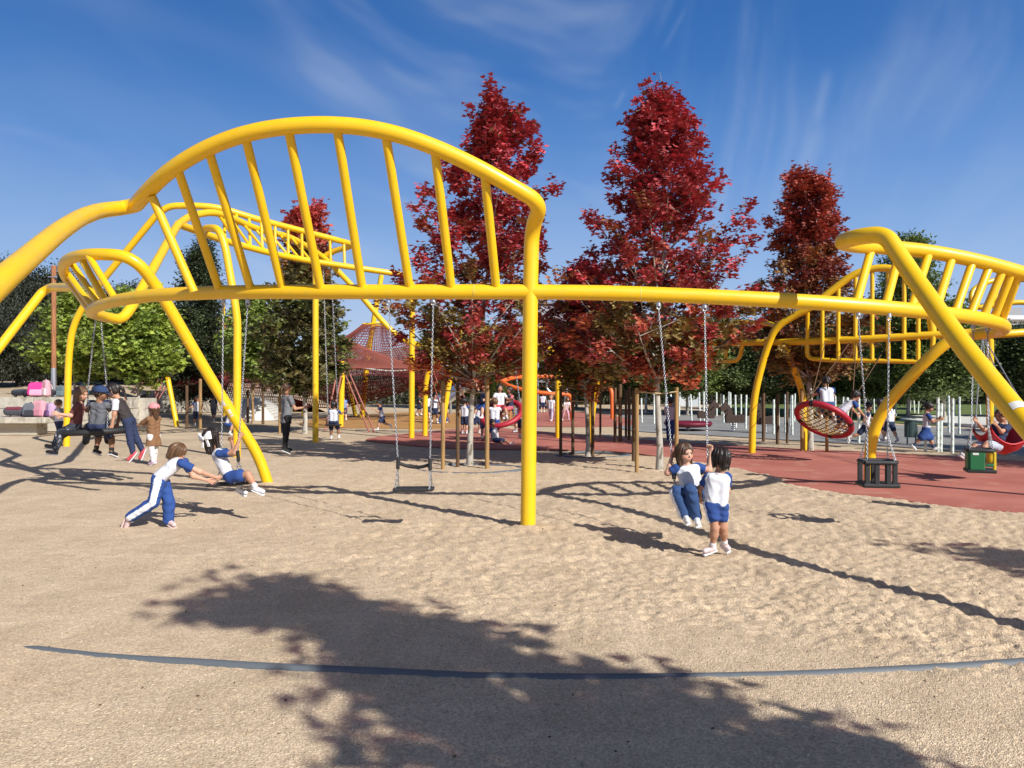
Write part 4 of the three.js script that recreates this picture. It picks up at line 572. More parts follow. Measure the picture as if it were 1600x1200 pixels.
const HAIR = { brown: [.070, .034, .016], dark: [.016, .010, .008], mid: [.11, .055, .025], light: [.22, .13, .06] };
const SKIN = { light: [.56, .31, .21], tan: [.42, .215, .13], deep: [.26, .125, .07] };
function person(label, cat, s, st, ground = 0) {
  const near = st.near ?? 0, cell = near ? .011 : .02, k = s.H * (s.adult ? .82 : 1) / 1.12, at = new V3(s.pel.x, ground, s.pel.z), L = {};
  for (const q in s) L[q] = s[q]?.isVector3 && !['f', 'l', 'u', 'tl', 'hu', 'hf'].includes(q) ? s[q].clone().sub(at) : s[q];
  const t = thing('person', label, cat, at, cat === 'child' ? 'children in the playground' : undefined), sk = SKIN[st.skin ?? 'light'], fat = st.build ?? 1;
  const off = (p, a, b = 0) => p.clone().addScaledVector(L.tl, a * k).addScaledVector(L.f, b * k), r = (v) => v * k * fat;
  const torso = (e) => [bone(off(L.pel, .045), off(L.chest, .055).addScaledVector(L.u, -.06 * k), r(.066) + e, r(.062) + e), bone(off(L.pel, -.045), off(L.chest, -.055).addScaledVector(L.u, -.06 * k), r(.066) + e, r(.062) + e), bone(L.shL, L.shR, r(.036) + e, r(.036) + e), bone(L.chest.clone().addScaledVector(L.u, -.03 * k), L.chest, r(.06) + e, r(.045) + e)];
  const arms = (e, S) => [bone(L['sh' + S], L['el' + S], r(.037) + e, r(.028) + e), bone(L['el' + S], L['wr' + S], r(.029) + e, r(.020) + e)];
  const legs = (e, S) => [bone(L['hip' + S], L['kn' + S], r(.066) + e, r(.041) + e), bone(L['kn' + S].clone().lerp(L['an' + S], .3).addScaledVector(L.f, 0), L['an' + S], r(.042) + e, r(.027) + e), bone(L['kn' + S], L['kn' + S].clone().lerp(L['an' + S], .3), r(.040) + e, r(.042) + e)];
  // body with head and hands
  const foot = (S, e = 0) => [bone(L['an' + S].clone().addScaledVector(L['an' + S].clone().sub(L['to' + S]).normalize(), .012 * k), L['to' + S], r(.026) + e, r(.022) + e)];
  const flat = [...torso(-.004), ...arms(0, 'L'), ...arms(0, 'R'), ...legs(-.002, 'L'), ...legs(-.002, 'R'), ...foot('L'), ...foot('R'), bone(L.chest, L.head.clone().addScaledVector(L.hu, -L.hs * .3), r(.032), r(.032))];
  const body = paint(flesh(flat, .03 * k, near ? .013 : .022), () => sk);
  const hc = near > 1 ? .022 : near ? .032 : .06, [hg0, kind] = headGeo(hc), hg = hg0.clone(), lip = sk.map((v, i) => v * [.85, .5, .5][i]), cheek = sk.map((v, i) => v * [1.05, .85, .8][i]);
  paint(hg, (i) => [sk, lip, [.20, .15, .13], [.012, .008, .006], HAIR[st.hairCol ?? 'brown'], cheek][kind[i]]);
  const hx = L.hu.clone().cross(L.hf).normalize(), hm = new THREE.Matrix4().makeBasis(hx, L.hu, L.hf).scale(new V3(L.hs, L.hs, L.hs)).setPosition(L.head);
  hg.applyMatrix4(hm);
  const pieces = [body, hg];
  for (const [S, sd] of [['L', 1], ['R', -1]]) {
    const y = L['wr' + S].clone().sub(L['el' + S]).normalize(), want = (st['palm' + S] ?? L.l.clone().multiplyScalar(-sd)).clone(); want.addScaledVector(y, -want.dot(y)); if (want.length() < .05) want.copy(L.f).addScaledVector(y, -L.f.dot(y)); want.normalize();
    const x = y.clone().cross(want).normalize(), hl = (s.adult ? .105 : .105) * s.H, g = handGeo(st['grip' + S] ?? .5, near ? .05 : .085).clone();
    if (sd > 0) g.scale(-1, 1, 1); if (sd > 0 && g.index) { const ix = g.index.array; for (let i = 0; i < ix.length; i += 3) { const q = ix[i]; ix[i] = ix[i + 1]; ix[i + 1] = q; } }
    g.applyMatrix4(new THREE.Matrix4().makeBasis(x, y, want).scale(new V3(hl, hl, hl)).setPosition(L['wr' + S])); pieces.push(paint(g, () => sk));
  }
  const bm = new THREE.Mesh(joinColor(pieces), skinMat); bm.name = 'body'; t.add(bm);
  // shirt and sleeves
  const hem = L.pel.clone().addScaledVector(L.u, (st.hem ?? -.025) * k), neckCut = L.chest.clone().addScaledVector(L.u, .022 * k);
  const shirtB = torso(.010 * k); if (st.hemFlare) { const e = st.hemFlare * k; for (const sd of [1, -1]) shirtB.push(bone(off(L.pel, .04 * sd), off(L.pel, .05 * sd).addScaledVector(L.u, (st.hem - .03) * k), r(.075), r(.078) + e)); }
  const sg = flesh(shirtB, .03 * k, cell, (x, y, z) => Math.max((hem.x - x) * L.u.x + (hem.y - y) * L.u.y + (hem.z - z) * L.u.z, (x - neckCut.x) * L.u.x + (y - neckCut.y) * L.u.y + (z - neckCut.z) * L.u.z), near ? .0052 : .002);
  const shirt = part(st.top ?? 'shirt', sg, cloth(st.shirt), t);
  for (const S of ['L', 'R']) {
    const n = st.sleeveLen ?? .62, a = L['sh' + S], b = L['el' + S], w = L['wr' + S], bs = [bone(a, n < 1 ? a.clone().lerp(b, n) : b, r(.041) + .006 * k, r(.041) + .006 * k)]; if (n > 1) bs.push(bone(b, b.clone().lerp(w, n - 1), r(.038) + .004 * k, r(.029) + .004 * k));
    const inn = a.clone().lerp(L.chest, .34); bs.unshift(bone(inn, a, r(.034) + .010 * k, r(.038) + .009 * k));
    const e = n < 1 ? a.clone().lerp(b, n) : b.clone().lerp(w, n - 1), d = (n < 1 ? b.clone().sub(a) : w.clone().sub(b)).normalize();
    part('sleeve', flesh(bs, .015, cell, (x, y, z) => (x - e.x) * d.x + (y - e.y) * d.y + (z - e.z) * d.z, near ? .003 : 0), cloth(st.sleeve ?? st.shirt), shirt);
  }
  // trousers, shorts or skirt
  const waist = L.pel.clone().addScaledVector(L.u, .035 * k), wc = (x, y, z) => { const a = x - waist.x, b = y - waist.y, c = z - waist.z, h = a * L.u.x + b * L.u.y + c * L.u.z, side = Math.sqrt(Math.max(0, a * a + b * b + c * c - h * h)); return h - Math.max(0, side - .115 * k) * 3; }, wb = [bone(off(L.pel, .05), off(L.pel, -.05), r(.074), r(.074)), bone(L.hipL, L.hipR, r(.072), r(.072))];
  const bb = [...wb], wide = st.wide ?? 1;
  for (const S of ['L', 'R']) {
    const h = L['hip' + S], kn = L['kn' + S], an = L['an' + S];
    if (st.bottom === 'shorts') bb.push(bone(h, h.clone().lerp(kn, st.len ?? .78), r(.074), r(.066) * wide));
    else if (st.bottom === 'skirt') { const e = h.clone().lerp(kn, .85); bb.push(bone(h, e, r(.074), r(.088) * wide), bone(e, L.hipL.clone().lerp(L.knL, .8).lerp(L.hipR.clone().lerp(L.knR, .8), .5), r(.08), r(.08))); }
    else { const q = st.bottom === 'leggings' ? .006 * k : .014 * wide * k, m = kn.clone().lerp(an, .3); bb.push(bone(h, kn, r(.069) + q * .4, r(.042) + q), bone(kn, m, r(.041) + q, r(.043) + q), bone(m, kn.clone().lerp(an, st.len ?? .97), r(.043) + q, r(.029) + q * 1.5)); }
  }
  const bg = flesh(bb, .02, cell, wc, near ? .004 : .002), bc = st.bcol;
  if (st.stripe || st.print) {
    const P0 = bg.attributes.position, N0 = bg.attributes.normal, segs = ['L', 'R'].map((S) => [L['hip' + S], L['kn' + S], L['an' + S], S === 'L' ? 1 : -1]);
    paint(bg, (i, x, y, z) => { if (st.print) return noise2(x * 45 + 9, y * 45 + z * 30, 4) > .74 ? st.print : bc; const p = new V3(x, y, z), q = segs[p.distanceTo(segs[0][0].clone().lerp(segs[0][1], .5)) + p.distanceTo(segs[0][2]) < p.distanceTo(segs[1][0].clone().lerp(segs[1][1], .5)) + p.distanceTo(segs[1][2]) ? 0 : 1]; const up = p.distanceTo(q[0]) + p.distanceTo(q[1]) - q[0].distanceTo(q[1]) < p.distanceTo(q[1]) + p.distanceTo(q[2]) - q[1].distanceTo(q[2]), a0 = up ? q[0] : q[1], b0 = up ? q[1] : q[2], ab = b0.clone().sub(a0), c0 = a0.clone().addScaledVector(ab, p.clone().sub(a0).dot(ab) / ab.lengthSq()), v = p.clone().sub(c0), side = v.dot(L.l) * q[3] / (v.length() || 1); return side > .86 ? [.72, .73, .76] : bc; });
    part(st.bottom, bg, matCache.vc ??= mat(0xffffff, .88, { vertexColors: true, bumpMap: grainBump, bumpScale: .0008 }), t);
  } else part(st.bottom, bg, cloth(bc), t);
  // socks and shoes
  for (const S of ['L', 'R']) {
    const an = L['an' + S], to = L['to' + S], d = to.clone().sub(an).normalize(), upv = L['kn' + S].clone().sub(an).normalize(); upv.addScaledVector(d, -upv.dot(d)).normalize();
    if (st.sock) part('sock', flesh([bone(an.clone().lerp(L['kn' + S], st.sockLen ?? .25), an, r(.036), r(.033))], .01, cell), cloth(st.sock), t);
    const heel = an.clone().addScaledVector(d, -.016 * k).addScaledVector(upv, -.010 * k), sole = r(.018), fb = [bone(heel, to, r(.030), r(.026)), bone(an.clone().addScaledVector(upv, -.004 * k), an.clone().addScaledVector(d, .03 * k).addScaledVector(upv, -.01 * k), r(.034), r(.03))], base = an.clone().addScaledVector(upv, -.040 * k);
    const sh = part('shoe', flesh(fb, .016, near ? .009 : .016, (x, y, z) => (base.x - x) * upv.x + (base.y - y) * upv.y + (base.z - z) * upv.z), cloth(st.shoe ?? [.7, .7, .7], .7), t);
    if (near) { const sd = upv.clone().cross(d).normalize(), mid = heel.clone().lerp(to, .5), q = new THREE.Matrix4().makeBasis(sd, upv, d).setPosition(base.clone().add(mid.sub(an).addScaledVector(upv, -mid.clone().dot(upv)))); part('sole', new RoundedBoxGeometry(r(.058), .016 * k, heel.distanceTo(to) + r(.05), 2, .007).applyMatrix4(q), cloth(st.sole ?? [.72, .72, .72], .7), sh); }
  }
  // hair
  const hcol = HAIR[st.hairCol ?? 'brown'], style = st.hair ?? 'long', hcell = near > 1 ? .03 : near ? .045 : .075;
  const hf = (x, y, z) => {
    const th = Math.atan2(x, -z + .1), w = .022 * Math.sin(th * 17 + y * 3 + 2 * noise2(th * 2, y * 2, 7)) + .030 * (noise2(th * 7, y * 1.2, 3) - .5) + .05 * (noise2(th * 5 + 9, 1, 8) - .5) * sstep(.1, -.6, y);
    let d = el(x, y, z, 0, .13, -.06, .425, .43, .475);
    const drop = { long: -.95, bob: -.52, short: -.1, tail: -.16, verylong: -1.25 }[style];
    if (drop < -.3) { d = smin(d, cap(x, y, z, [0, 0, -.2, 0, drop + .2, -.30, .34, .22]), .15); d = smin(d, Math.max(cap(Math.abs(x), y, z, [.33, .05, -.02, .35, Math.max(drop + .15, -.62), .02, .12, .09])), .08); }
    else d = smin(d, cap(Math.abs(x), y, z, [.28, -.05, -.12, .22, drop, -.22, .13, .15]), .1);
    if (style === 'tail') d = Math.min(smin(d, cap(x, y, z, [0, .12, -.52, 0, -.15, -.66, .12, .13]), .05), cap(x, y, z, [0, -.15, -.66, 0, -.95, -.56, .13, .05]));
    d = Math.max(d, -el(x, y, z, 0, -.14, .47, .285, .43, .40));
    return d + w;
  };
  let hz = nets(hf, new V3(-.65, -1.6, -.95), new V3(.65, .7, .6), hcell); paint(hz, (i, x, y, z) => { const v = .7 + .75 * noise2(Math.atan2(x, -z + .1) * 9, y * 1.4, 6); return hcol.map((q) => q * v); }); if (near > 1 && style !== 'short') { const rg = mulberry(Math.round(L.hs * 1e4)), low = style === 'bob' ? -.50 : -.72, bits = [hz.toNonIndexed()]; bits[0].deleteAttribute('uv'); for (let i = 0; i < 90; i++) { const a = Math.PI + (rg() - .5) * 4.4, q = [], e = low * (.7 + rg() * .5), wv = rg() * 6; for (let j = 0; j <= 5; j++) { const y = lerp(.25, e, j / 5), R = .445 - .16 * Math.max(0, -y) + .02 * Math.sin(wv + j * 1.3) + .03 * rg(); q.push(new V3(Math.sin(a) * R * .96, y, Math.cos(a) * R - .07)); } const g = sweep(q, [.014, .014, .013, .011, .008, .004], 4, false).toNonIndexed(); g.deleteAttribute('uv'); const v = .6 + rg() * .9; bits.push(paint(g, () => hcol.map((c) => c * v))); } hz = mergeGeometries(bits); }
  hz.applyMatrix4(hm);
  part('hair', hz, hairMat('x'), t);
  const H3 = (x, y, z) => new V3(x, y, z).applyMatrix4(hm);
  if (st.cap) { const cg = nets((x, y, z) => { let d = el(x, y, z, 0, .16, -.05, .47, .42, .52); d = Math.max(d, .10 - y + .12 * z); const b = el(x, y, z, 0, .16 - .08, .50, .33, .05, .33); return Math.min(d, b); }, new V3(-.65, -.1, -.75), new V3(.65, .75, .95), near ? .04 : .06), c2 = st.cap2; if (c2) { paint(cg, (i, x, y, z) => z > .28 - .25 * y && y > .14 ? c2 : st.cap); cg.applyMatrix4(hm); part('cap', cg, matCache.vc2 ??= mat(0xffffff, .8, { vertexColors: true }), t); } else { cg.applyMatrix4(hm); part('cap', cg, cloth(st.cap), t); } }
  if (st.bow) { const b = [], c = [0, .05, -.56]; const loop = (sx) => nets((x, y, z) => { const q = Math.abs(x); return sx * x < 0 ? 1 : Math.max(el(x, y, z, sx * .22, c[1] + .07, c[2] - .03, .22, .19 * (.5 + q * 1.6), .09), -1); }, new V3(-.6, -.4, -1), new V3(.6, .5, -.3), .035); b.push(nets((x, y, z) => { const a = Math.abs(x), w = .05 + a * .42; let d = Math.max(Math.abs(y - c[1] - a * .25) - w, a - .40, Math.abs(z - c[2] - a * .25) - .06 - .05 * Math.sin(a * 7)) ; d = Math.min(d, el(x, y, z, 0, c[1], c[2] - .03, .085, .10, .09)); const tl = Math.max(Math.abs(a - .12 + (y - c[1]) * .28) - .085, y - c[1], c[1] - .46 - y, Math.abs(z - c[2] - .03 - (y - c[1]) * .08) - .03); return Math.min(d, tl); }, new V3(-.6, -.6, -.95), new V3(.6, .6, -.3), .028)); b.forEach((g) => g.translate(0, -.05, .56).scale(1.12, 1.15, 1.1).translate(0, .02, -.56).applyMatrix4(hm)); part('hair_bow', b, cloth([.78, .76, .72]), t); }
  if (st.pack) { const c = L.chest.clone().addScaledVector(L.f, -.13 * k).addScaledVector(L.u, -.1 * k), m = new THREE.Matrix4().makeBasis(L.tl, L.u, L.f).setPosition(c); const bp = part('backpack', new RoundedBoxGeometry(.26 * k, .34 * k, .14 * k, 3, .05 * k).applyMatrix4(m), cloth(st.pack), t); part('pocket', new RoundedBoxGeometry(.12 * k, .22 * k, .05 * k, 2, .02).translate(0, -.02 * k, -.08 * k).applyMatrix4(m), cloth([.68, .69, .72]), bp); for (const sd of [1, -1]) part('strap', sweep([off(L.chest, sd * .07, -.05), off(L.chest, sd * .08, .07), off(L.chest, sd * .09, .06).addScaledVector(L.u, -.2 * k)], .014, 6), cloth(st.pack), bp); }
  if (st.phone) { const p = L.wrR.clone().addScaledVector(L.wrR.clone().sub(L.elR).normalize(), .12); part('phone', new RoundedBoxGeometry(.07, .012, .15, 2, .005).translate(p.x, p.y, p.z), cloth([.02, .02, .02], .3), t); }
  if (st.bottle) { const p = L.wrL.clone().addScaledVector(L.wrL.clone().sub(L.elL).normalize(), .1); part('water_bottle', [new THREE.CylinderGeometry(.035, .035, .19, 12).translate(p.x, p.y - .06, p.z), new THREE.CylinderGeometry(.02, .03, .05, 10).translate(p.x, p.y + .055, p.z)], cloth([.05, .055, .06], .3), t); }
  return t;
}
const WH = [.60, .61, .65], BL = [.017, .055, .215], NV = [.018, .028, .075], BK = [.012, .012, .014], GY = [.16, .165, .18], MGY = [.09, .095, .105];
const UNI = { shirt: WH, sleeve: BL, bottom: 'shorts', bcol: NV, shoe: [.62, .62, .62], sock: [.6, .6, .6] };

// the four children nearest the camera, joint by joint
{
  const d = 7.47; person('girl seen from behind with dark bob hair, white and blue shirt, standing at the swing', 'child', fixed({ H: 1.06, neck: P(1124, 737, d), chest: P(1122, 742, d), pel: P(1119, 788, d), head: P(1125, 716, d + .02), hf: new V3(-.45, .02, -.9), hs: .205, shL: P(1106, 746, d + .02), shR: P(1136, 745, d + .02), elL: P(1093, 764, d + .10), wrL: P(1094, 779, d + .28), elR: P(1137, 767, d + .1), wrR: P(1124, 777, d + .27), hipL: P(1111, 790, d), hipR: P(1127, 790, d + .02), knL: P(1117, 826, d - .02), knR: P(1130, 824, d + .02), anL: P(1113, 856, d + .02), anR: P(1132, 851, d + .1), toL: P(1101, 861, d + .0), toR: P(1138, 857, d + .06) }), { ...UNI, near: 2, bottom: 'shorts', bcol: BL, len: .5, wide: 1.05, stripe: true, hem: -.01, hair: 'bob', hairCol: 'dark', skin: 'tan', shoe: [.62, .5, .5], sock: [.65, .62, .62], sockLen: .2, gripL: .9 });
}
{
  const d = 7.92; person('smiling girl in blue trousers sitting on a swing, both hands on the chains', 'child', fixed({ H: 1.1, neck: P(1074, 725, d - .02), chest: P(1074, 730, d - .02), pel: P(1083, 770, d - .06), head: P(1070, 708, d - .04), hf: new V3(.42, -.06, .9), hu: new V3(-.08, 1, .02), hs: .2, shL: P(1090, 730, d + .02), shR: P(1057, 732, d - .04), elL: P(1108, 735, d + .02), wrL: P(1110, 706, d + .04), elR: P(1043, 739, d - .02), wrR: P(1049, 716, d + .04), hipL: P(1089, 772, d - .08), hipR: P(1075, 773, d - .1), knL: P(1078, 765, d - .42), knR: P(1056, 768, d - .36), anL: P(1088, 808, d - .40), anR: P(1069, 805, d - .38), toL: P(1090, 817, d - .5), toR: P(1074, 813, d - .48) }), { ...UNI, near: 2, bottom: 'trousers', bcol: [.02, .055, .155], stripe: true, wide: 1.35, hair: 'long', hairCol: 'brown', shoe: [.72, .72, .71], gripL: 1.5, gripR: 1.5, palmL: new V3(-.6, 0, .6), palmR: new V3(.6, 0, .6), hem: .0 });
}
{
  const d = 8.85; person('child with light brown bob bending forward to push the swing, in long blue trousers', 'child', fixed({ H: 1.16, neck: P(284, 716, d + .04), chest: P(280, 720, d + .04), pel: P(249, 747, d), head: P(270, 708, d + .1).add(new V3(.06, .01, 0)), hf: new V3(.62, -.42, -.72), hu: new V3(.35, 1, -.1), hs: .205, shL: P(288, 722, d + .17), shR: P(284, 724, d - .07), elL: P(302, 744, d + .24), wrL: P(323, 750, d + .34), elR: P(312, 737, d - .02), wrR: P(337, 746, d + .2), hipL: P(254, 752, d + .06), hipR: P(248, 753, d - .07), knL: P(264, 784, d + .06), knR: P(240, 785, d - .08), anL: P(263, 813, d + .08), anR: P(204, 808, d - .04), toL: P(272, 820, d + .02), toR: P(197, 824, d - .02) }), { ...UNI, near: 2, bottom: 'trousers', bcol: [.018, .062, .24], stripe: true, wide: 1.5, hair: 'bob', hairCol: 'mid', shoe: [.62, .45, .44], sole: [.7, .55, .52], gripL: .5, gripR: .6, hem: .0 });
}
{
  const d = 9.45; person('girl with a white bow in her dark hair, on the swing, being pushed', 'child', fixed({ H: 1.12, neck: P(336, 700, d + .02), chest: P(338, 705, d + .02), pel: P(357, 742, d), head: P(331, 683, d + .02), hf: new V3(.46, .10, -.88), hu: new V3(-.25, 1, .05), hs: .215, shL: P(339, 706, d + .16), shR: P(343, 709, d - .1), elL: P(366, 706, d + .25), wrL: P(362, 690, d + .2), elR: P(367, 708, d - .14), wrR: P(374, 685, d - .12), hipL: P(362, 744, d + .08), hipR: P(361, 746, d - .07), knL: P(372, 746, d + .16), knR: P(387, 741, d - .12), anL: P(374, 764, d + .16), anR: P(400, 763, d - .14), toL: P(384, 770, d + .14), toR: P(411, 768, d - .16) }), { ...UNI, near: 2, bottom: 'shorts', bcol: BL, len: .5, wide: 1.3, hair: 'long', hairCol: 'dark', skin: 'tan', shoe: [.72, .72, .72], bow: true, gripR: 1.5, gripL: 1.5, palmR: new V3(0, 0, -1), hem: -.01 });
}
// the others, from poses
const kid = (label, x, yf, o, st, ref) => { const p = o.d ? P(x, 600, o.d) : G(x, yf); p.y = 0; if (o.lift) p.y = o.lift; const s = skeleton({ at: p, ...o }); return person(label, o.cat ?? 'child', s, st); };
const hipAt = (y, d) => EYE - (y - 600) / FOCAL * d;
const LITE = { ...UNI, near: 0 };
kid('girl in a pink and white cap and brown coat reaching towards the black nest', 240, 727, { H: 1.24, yaw: -112, arms: [[62, 2, 10], [66, 4, 8]], legs: [[-8, 3, 4], [9, 3, 2]], headYaw: 4 }, { near: 1, shirt: [.20, .10, .045], top: 'coat', sleeve: [.20, .10, .045], sleeveLen: .95, hem: -.19, hemFlare: .03, bottom: 'leggings', bcol: [.66, .62, .60], print: [.42, .38, .40], shoe: [.60, .42, .52], hair: 'long', hairCol: 'brown', cap: [.62, .24, .25], cap2: [.72, .66, .66], skin: 'tan' });
kid('girl with dark ponytail, dark vest and navy leggings leaning over the black nest', 201, 0, { d: 12.75, H: 1.28, hip: hipAt(657, 12.75), yaw: -80, pitch: 27, arms: [[4, 6, 6], [8, 6, 6]], legs: [[-8, 3, 4, 30], [-16, 4, 8, 35]], headPitch: 14 }, { near: 1, shirt: [.035, .028, .028], top: 'vest', sleeve: WH, sleeveLen: .7, bottom: 'leggings', bcol: NV, shoe: [.55, .07, .09], hair: 'tail', hairCol: 'dark', skin: 'tan' });
kid('child in a grey shirt and blue cap sitting in the black nest, back turned', 151, 0, { d: 12.62, H: 1.25, hip: hipAt(665, 12.62), yaw: 168, pitch: 2, roll: -8, arms: [[50, 12, 60], [64, 10, 70]], legs: [[52, 12, 62], [44, 14, 52]], headYaw: -70, headPitch: 10 }, { near: 1, shirt: [.115, .12, .135], sleeve: [.115, .12, .135], bottom: 'shorts', bcol: NV, shoe: BK, sock: BK, hair: 'short', hairCol: 'dark', cap: [.018, .04, .11], skin: 'deep' });
kid('child in a reddish brown vest with patterned leggings on the left of the black nest', 118, 0, { d: 12.55, H: 1.22, hip: hipAt(664, 12.55), yaw: -70, pitch: -10, roll: 6, arms: [[30, 8, 70], [26, 8, 60]], legs: [[48, 6, 30], [66, 6, 44]], headYaw: 150, headPitch: 20 }, { near: 1, shirt: [.15, .045, .045], top: 'vest', sleeve: [.13, .04, .04], sleeveLen: .8, bottom: 'leggings', bcol: [.035, .04, .05], print: [.25, .26, .3], shoe: [.07, .065, .07], hair: 'long', hairCol: 'mid' });
kid('child with a dark navy cap at the back of the black nest', 156, 0, { d: 13.2, H: 1.26, hip: hipAt(660, 13.2), yaw: 20, pitch: 10, arms: [[50, 8, 60], [50, 8, 60]], legs: [[80, 14, 70], [80, 14, 70]], headPitch: 20 }, { shirt: NV, sleeve: NV, bottom: 'trousers', bcol: MGY, shoe: BK, hair: 'short', hairCol: 'dark', cap: [.014, .022, .05], skin: 'tan' });
kid('child in a grey and white shirt behind the left rear yellow post', 92, 692, { H: 1.2, yaw: 150, arms: [[40, 8, 60], [30, 8, 50]], legs: [[16, 3, 10], [-10, 3, 4]] }, { ...LITE, sleeve: GY, hair: 'short', hairCol: 'mid' });
kid('woman in a grey top and black trousers holding a phone, hair in a ponytail', 447, 708, { H: 1.58, adult: true, yaw: 132, pitch: 3, arms: [[-4, 7, 6], [22, 8, 74, 6]], legs: [[4, 2, 2], [-5, 2, 5]], cat: 'woman', headYaw: -10 }, { near: 1, build: 1.12, shirt: [.155, .16, .175], sleeve: [.155, .16, .175], hem: -.13, hemFlare: .012, bottom: 'leggings', bcol: [.006, .006, .007], shoe: [.02, .02, .02], hair: 'tail', hairCol: 'brown', phone: true, bottle: true, skin: 'tan' });
kid('boy in a white shirt and navy shorts walking between two stakes', 308, 668, { H: 1.22, yaw: 20, arms: [[20, 22, 40], [30, 18, 60]], legs: [[12, 4, 10], [-14, 4, 16]], headYaw: -30 }, { ...LITE, sleeve: NV, hair: 'short', hairCol: 'dark', skin: 'tan' });
kid('child in grey with dark hair behind the slanted front leg', 334, 660, { H: 1.2, yaw: 160, legs: [[10, 3, 4], [-8, 3, 6]] }, { ...LITE, shirt: GY, sleeve: NV, bcol: [.1, .1, .12], hair: 'bob', hairCol: 'dark', skin: 'tan' });
kid('child in white and blue crouching beyond the girl with the bow', 357, 674, { H: 1.2, hip: hipAt(662, 25), d: 25, yaw: 70, pitch: 24, arms: [[50, 8, 30], [60, 8, 20]], legs: [[82, 10, 108], [78, 8, 100]] }, { ...LITE, bcol: BL, hair: 'short', hairCol: 'dark' });
kid('child carrying a blue backpack with a pale pocket, by the stone terrace', 208, 652, { H: 1.3, yaw: 178, arms: [[10, 10, 20], [20, 10, 40]], legs: [[8, 3, 6], [-10, 3, 8]] }, { ...LITE, bottom: 'shorts', hair: 'bob', hairCol: 'dark', pack: [.03, .04, .09] });
kid('child with folded white jacket riding a swing at the rear yellow post', 521, 0, { d: 23, H: 1.2, hip: hipAt(659, 23), yaw: 176, pitch: 4, arms: [[60, 20, 50], [60, 20, 50]], legs: [[24, 8, 14], [34, 8, 30]] }, { ...LITE, bcol: NV, hair: 'bob', hairCol: 'dark', skin: 'deep' });
kid('child in blue and white standing past the red legs of the net', 537, 659, { H: 1.2, yaw: 200, legs: [[10, 3, 4], [-12, 3, 8]] }, { ...LITE, shirt: [.2, .26, .42], hair: 'short', hairCol: 'dark' });
kid('child running left past the foot of the red net cable', 597, 673, { H: 1.15, yaw: -62, pitch: 14, arms: [[50, 10, 70], [-40, 10, 70]], legs: [[34, 3, 20], [-26, 3, 44, 30]] }, { ...LITE, hair: 'short', hairCol: 'dark', skin: 'tan' });
[['first', 667, 656, -150, WH], ['second', 679, 660, 20, WH], ['third', 692, 652, 0, [.7, .68, .66]], ['fourth', 655, 650, 90, [.05, .05, .06]]].forEach(([n, x, y, yaw, c], i) => kid(`child far back left of the left maple, ${['nearest the rear yellow post', 'with arms apart', 'in the palest top', 'in dark clothes'][i]}`, x, y, { H: 1.22, yaw, arms: [[20 + 20 * i, 10, 30], [10, 10, 40]], legs: [[12, 3, 6], [-10, 3, 8]] }, { ...LITE, shirt: c, sleeve: c, hair: ['bob', 'short', 'long', 'tail'][i], hairCol: 'dark' }));
kid('child in a blue skirt half hidden by the left stake of the left maple', 691, 662, { H: 1.15, yaw: -70, legs: [[20, 3, 8], [-24, 3, 20]] }, { ...LITE, shirt: WH, bottom: 'trousers', bcol: [.04, .08, .2], hair: 'long', hairCol: 'brown' });
kid('child in white and blue just left of the left maple trunk', 726, 679, { H: 1.2, yaw: 150, arms: [[40, 10, 40], [50, 10, 50]] }, { ...LITE, hair: 'bob', hairCol: 'dark' });
kid('child in white pulling at the left side of the red basket swing', 746, 679, { H: 1.2, yaw: 80, pitch: 20, arms: [[80, 8, 10], [86, 8, 10]], legs: [[16, 3, 20], [-22, 3, 6]] }, { ...LITE, hair: 'bob', hairCol: 'dark' });
kid('child in plain white shirt and blue shorts pushing the red basket swing', 773, 690, { H: 1.24, yaw: 176, pitch: 4, arms: [[70, 8, 16], [72, 8, 16]], legs: [[10, 3, 4], [-16, 3, 12]] }, { ...LITE, sleeve: WH, bcol: BL, hair: 'short', hairCol: 'mid' });
kid('child seen partly behind the stake left of the red basket swing', 757, 686, { H: 1.18, yaw: 160, arms: [[80, 8, 10], [80, 8, 10]] }, { ...LITE, bcol: [.06, .09, .2], hair: 'bob', hairCol: 'dark' });
kid('child sitting on the red path under the red basket swing', 775, 0, { d: 21.2, H: 1.1, hip: .12, yaw: 60, pitch: -16, arms: [[-40, 20, 10], [-40, 20, 10]], legs: [[84, 14, 20], [80, 16, 40]] }, { ...LITE, skin: 'deep', bcol: NV, shirt: [.5, .5, .52], hair: 'short', hairCol: 'dark' });
kid('child in white and navy standing just left of the tall yellow post', 814, 685, { H: 1.2, yaw: 120, arms: [[60, 8, 50], [50, 8, 60]] }, { ...LITE, sleeve: WH, hair: 'short', hairCol: 'light' });
kid('dark-haired girl in white sitting in the middle of the red basket swing', 781, 0, { d: 22.3, H: 1.2, hip: hipAt(634, 22.3), yaw: 10, arms: [[30, 30, 60], [30, 30, 60]], legs: [[70, 14, 60], [70, 14, 60]] }, { ...LITE, sleeve: WH, bcol: [.45, .06, .08], hair: 'long', hairCol: 'dark', skin: 'tan' });
kid('child in navy waving an arm at the left of the red basket swing', 757, 0, { d: 22.2, H: 1.2, hip: hipAt(633, 22.2), yaw: -40, arms: [[40, 20, 40], [150, 20, 30]], legs: [[70, 14, 60], [70, 14, 60]] }, { ...LITE, shirt: NV, sleeve: NV, bcol: BL, hair: 'short', hairCol: 'dark' });
